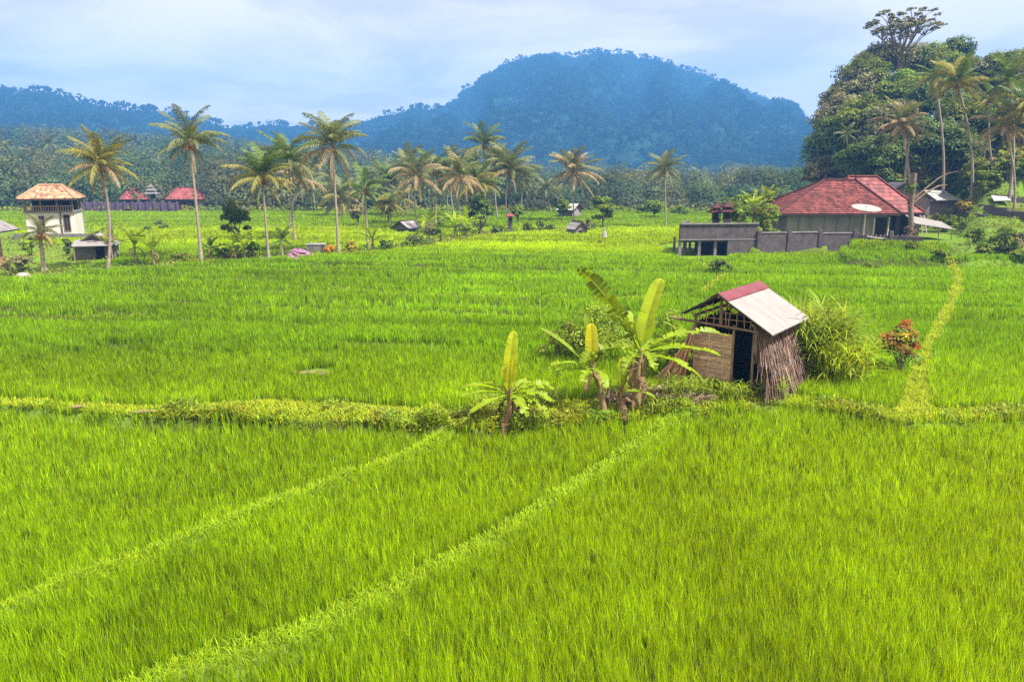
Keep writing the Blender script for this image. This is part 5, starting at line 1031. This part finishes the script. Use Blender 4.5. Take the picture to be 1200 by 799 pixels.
# emergent umbrella tree
Yd = 128; c0 = aty(1055, 60, Yd); z0 = T(c0.x, Yd); u = empty('umbrella_tree', (c0.x, Yd, z0), 0, 'tall umbrella shaped tree with bare spreading limbs crowning the wooded hill', 'tree', 'trees on the wooded hill at right')
r = random.Random(2); tz = c0.z - z0; t = B(); t.tube([(0, 0, -.5), (.2, 0, tz * .6), (0, 0, tz)], [.7, .5, .4], 8); cr_ = B(); q = mpp(c0)
for k in range(20):
    a = k * 2.39996; rr = (.35 + .65 * math.sqrt((k + .5) / 20)) * 30 * q; e = Vector((rr * math.cos(a), rr * math.sin(a) * .9, tz + (46 - 36 * (rr / (34 * q)) ** 2) * q * r.uniform(.8, 1.05))); s0 = Vector((0, 0, tz - 1)); md = s0.lerp(e, .5) + Vector((0, 0, -.12 * rr))
    t.tube([s0, md, e], [.15, .10, .05], 5)
    for w_ in range(5): e2 = e + Vector((r.uniform(-2.0, 2.0), r.uniform(-2.0, 2.0), r.uniform(-.2, .8))); t.tube([md.lerp(e, .6), e2], [.08, .03], 4); crown_mesh(cr_, .95, .5, 5, 36, .12, 400 + k * 5 + w_, tuple(e2), flat=.5, low=-.1)
t.build('trunk', M['bark'], u, True); cr_.build('crown', M['leafgrey'], u)
# earth bank and terrace walls on the right
b = B(); r = np.random.RandomState(6); n1_, n2_ = 60, 24; L0, L1 = aty(1138, 225, 90), aty(1240, 228, 84)
vs = [];
for j in range(n2_):
    for i in range(n1_):
        u_ = i / (n1_ - 1); v_ = j / (n2_ - 1); x = L0.x + (L1.x - L0.x) * u_; y = L0.y + (L1.y - L0.y) * u_ + v_ * 2.6; hh_ = 5.8 * (math.sin(math.pi * min(1, u_ * 1.4 + .12)) ** .5 if u_ < .3 else 1)
        vs.append((x + .5 * float(fbm(np.array([u_ * 9]), np.array([v_ * 5]), 3)[0] - .5), y - 3.4 * float(fbm(np.array([u_ * 16 + 3]), np.array([v_ * 5]), 5)[0]), 3.2 + hh_ * v_))
b.add(vs, [(j * n1_ + i, j * n1_ + i + 1, (j + 1) * n1_ + i + 1, (j + 1) * n1_ + i) for j in range(n2_ - 1) for i in range(n1_ - 1)])
tag(b.build('cliff', M['cliff'], smooth=True), kind='structure')
for i, (pts, hh_, lab) in enumerate((([(1152, 249), (1165, 252), (1180, 256), (1205, 261), (1240, 266)], .75, 'longest dark terrace retaining wall at the right edge'), ([(1105, 243), (1125, 242), (1150, 243)], .3, 'short low terrace wall left of the long one'), ([(1165, 233), (1185, 236), (1215, 238)], .4, 'upper low terrace wall under the palms at right'), ([(1120, 250), (1135, 252), (1155, 256)], .3, 'short low terrace wall beside the shrubs'))):
    P = [G(*q) for q in pts]; b = B()
    for a, c in zip(P[:-1], P[1:]): wl(b, (a.x, a.y), (c.x, c.y), min(a.z, c.z) - .3, max(a.z, c.z) + hh_, .35)
    tag(b.build('terrace_wall', M['concdark']), lab, 'wall', 'terrace walls at right')
for i, (px, py, R, Hh, m, lab) in enumerate(((1148, 228, 1.3, 2.4, 'leaf', 'leafy shrub at the left foot of the earth bank'), (1162, 230, 1.1, 1.6, 'leafpale', 'pale shrub at the foot of the earth bank'), (1176, 231, 1.2, 2.6, 'leafdark', 'dark shrub against the earth bank'), (1196, 234, 1.4, 2.0, 'leafpale', 'pale shrub at the foot of the rightmost palms'), (1135, 232, 1.2, 1.2, 'leafyel', 'yellow green shrub beside the foot of the tallest right palm'), (1166, 205, 1.2, 2.0, 'leafpale', 'shrub growing high on the face of the earth bank'))):
    x = aty(px, py, 82 if i < 5 else 88).x; p = Vector((x, 82 if i < 5 else 87.5, 0)); p.z = T(p.x, p.y) if i < 5 else 6.5; shrub(p, R, Hh, M[m], lab, seed=170 + i, nc=18, nl=80, ls=.14)
p = G(1171, 237); ob = B().poly3([(-.9, -.5, .15), (.9, -.6, .2), (.7, .4, .75), (-.7, .45, .7)], .05).build('white_sheet', M['cloth']); ob.location = p; tag(ob, 'white plastic sheet spread on the upper terrace at right', 'sheet')
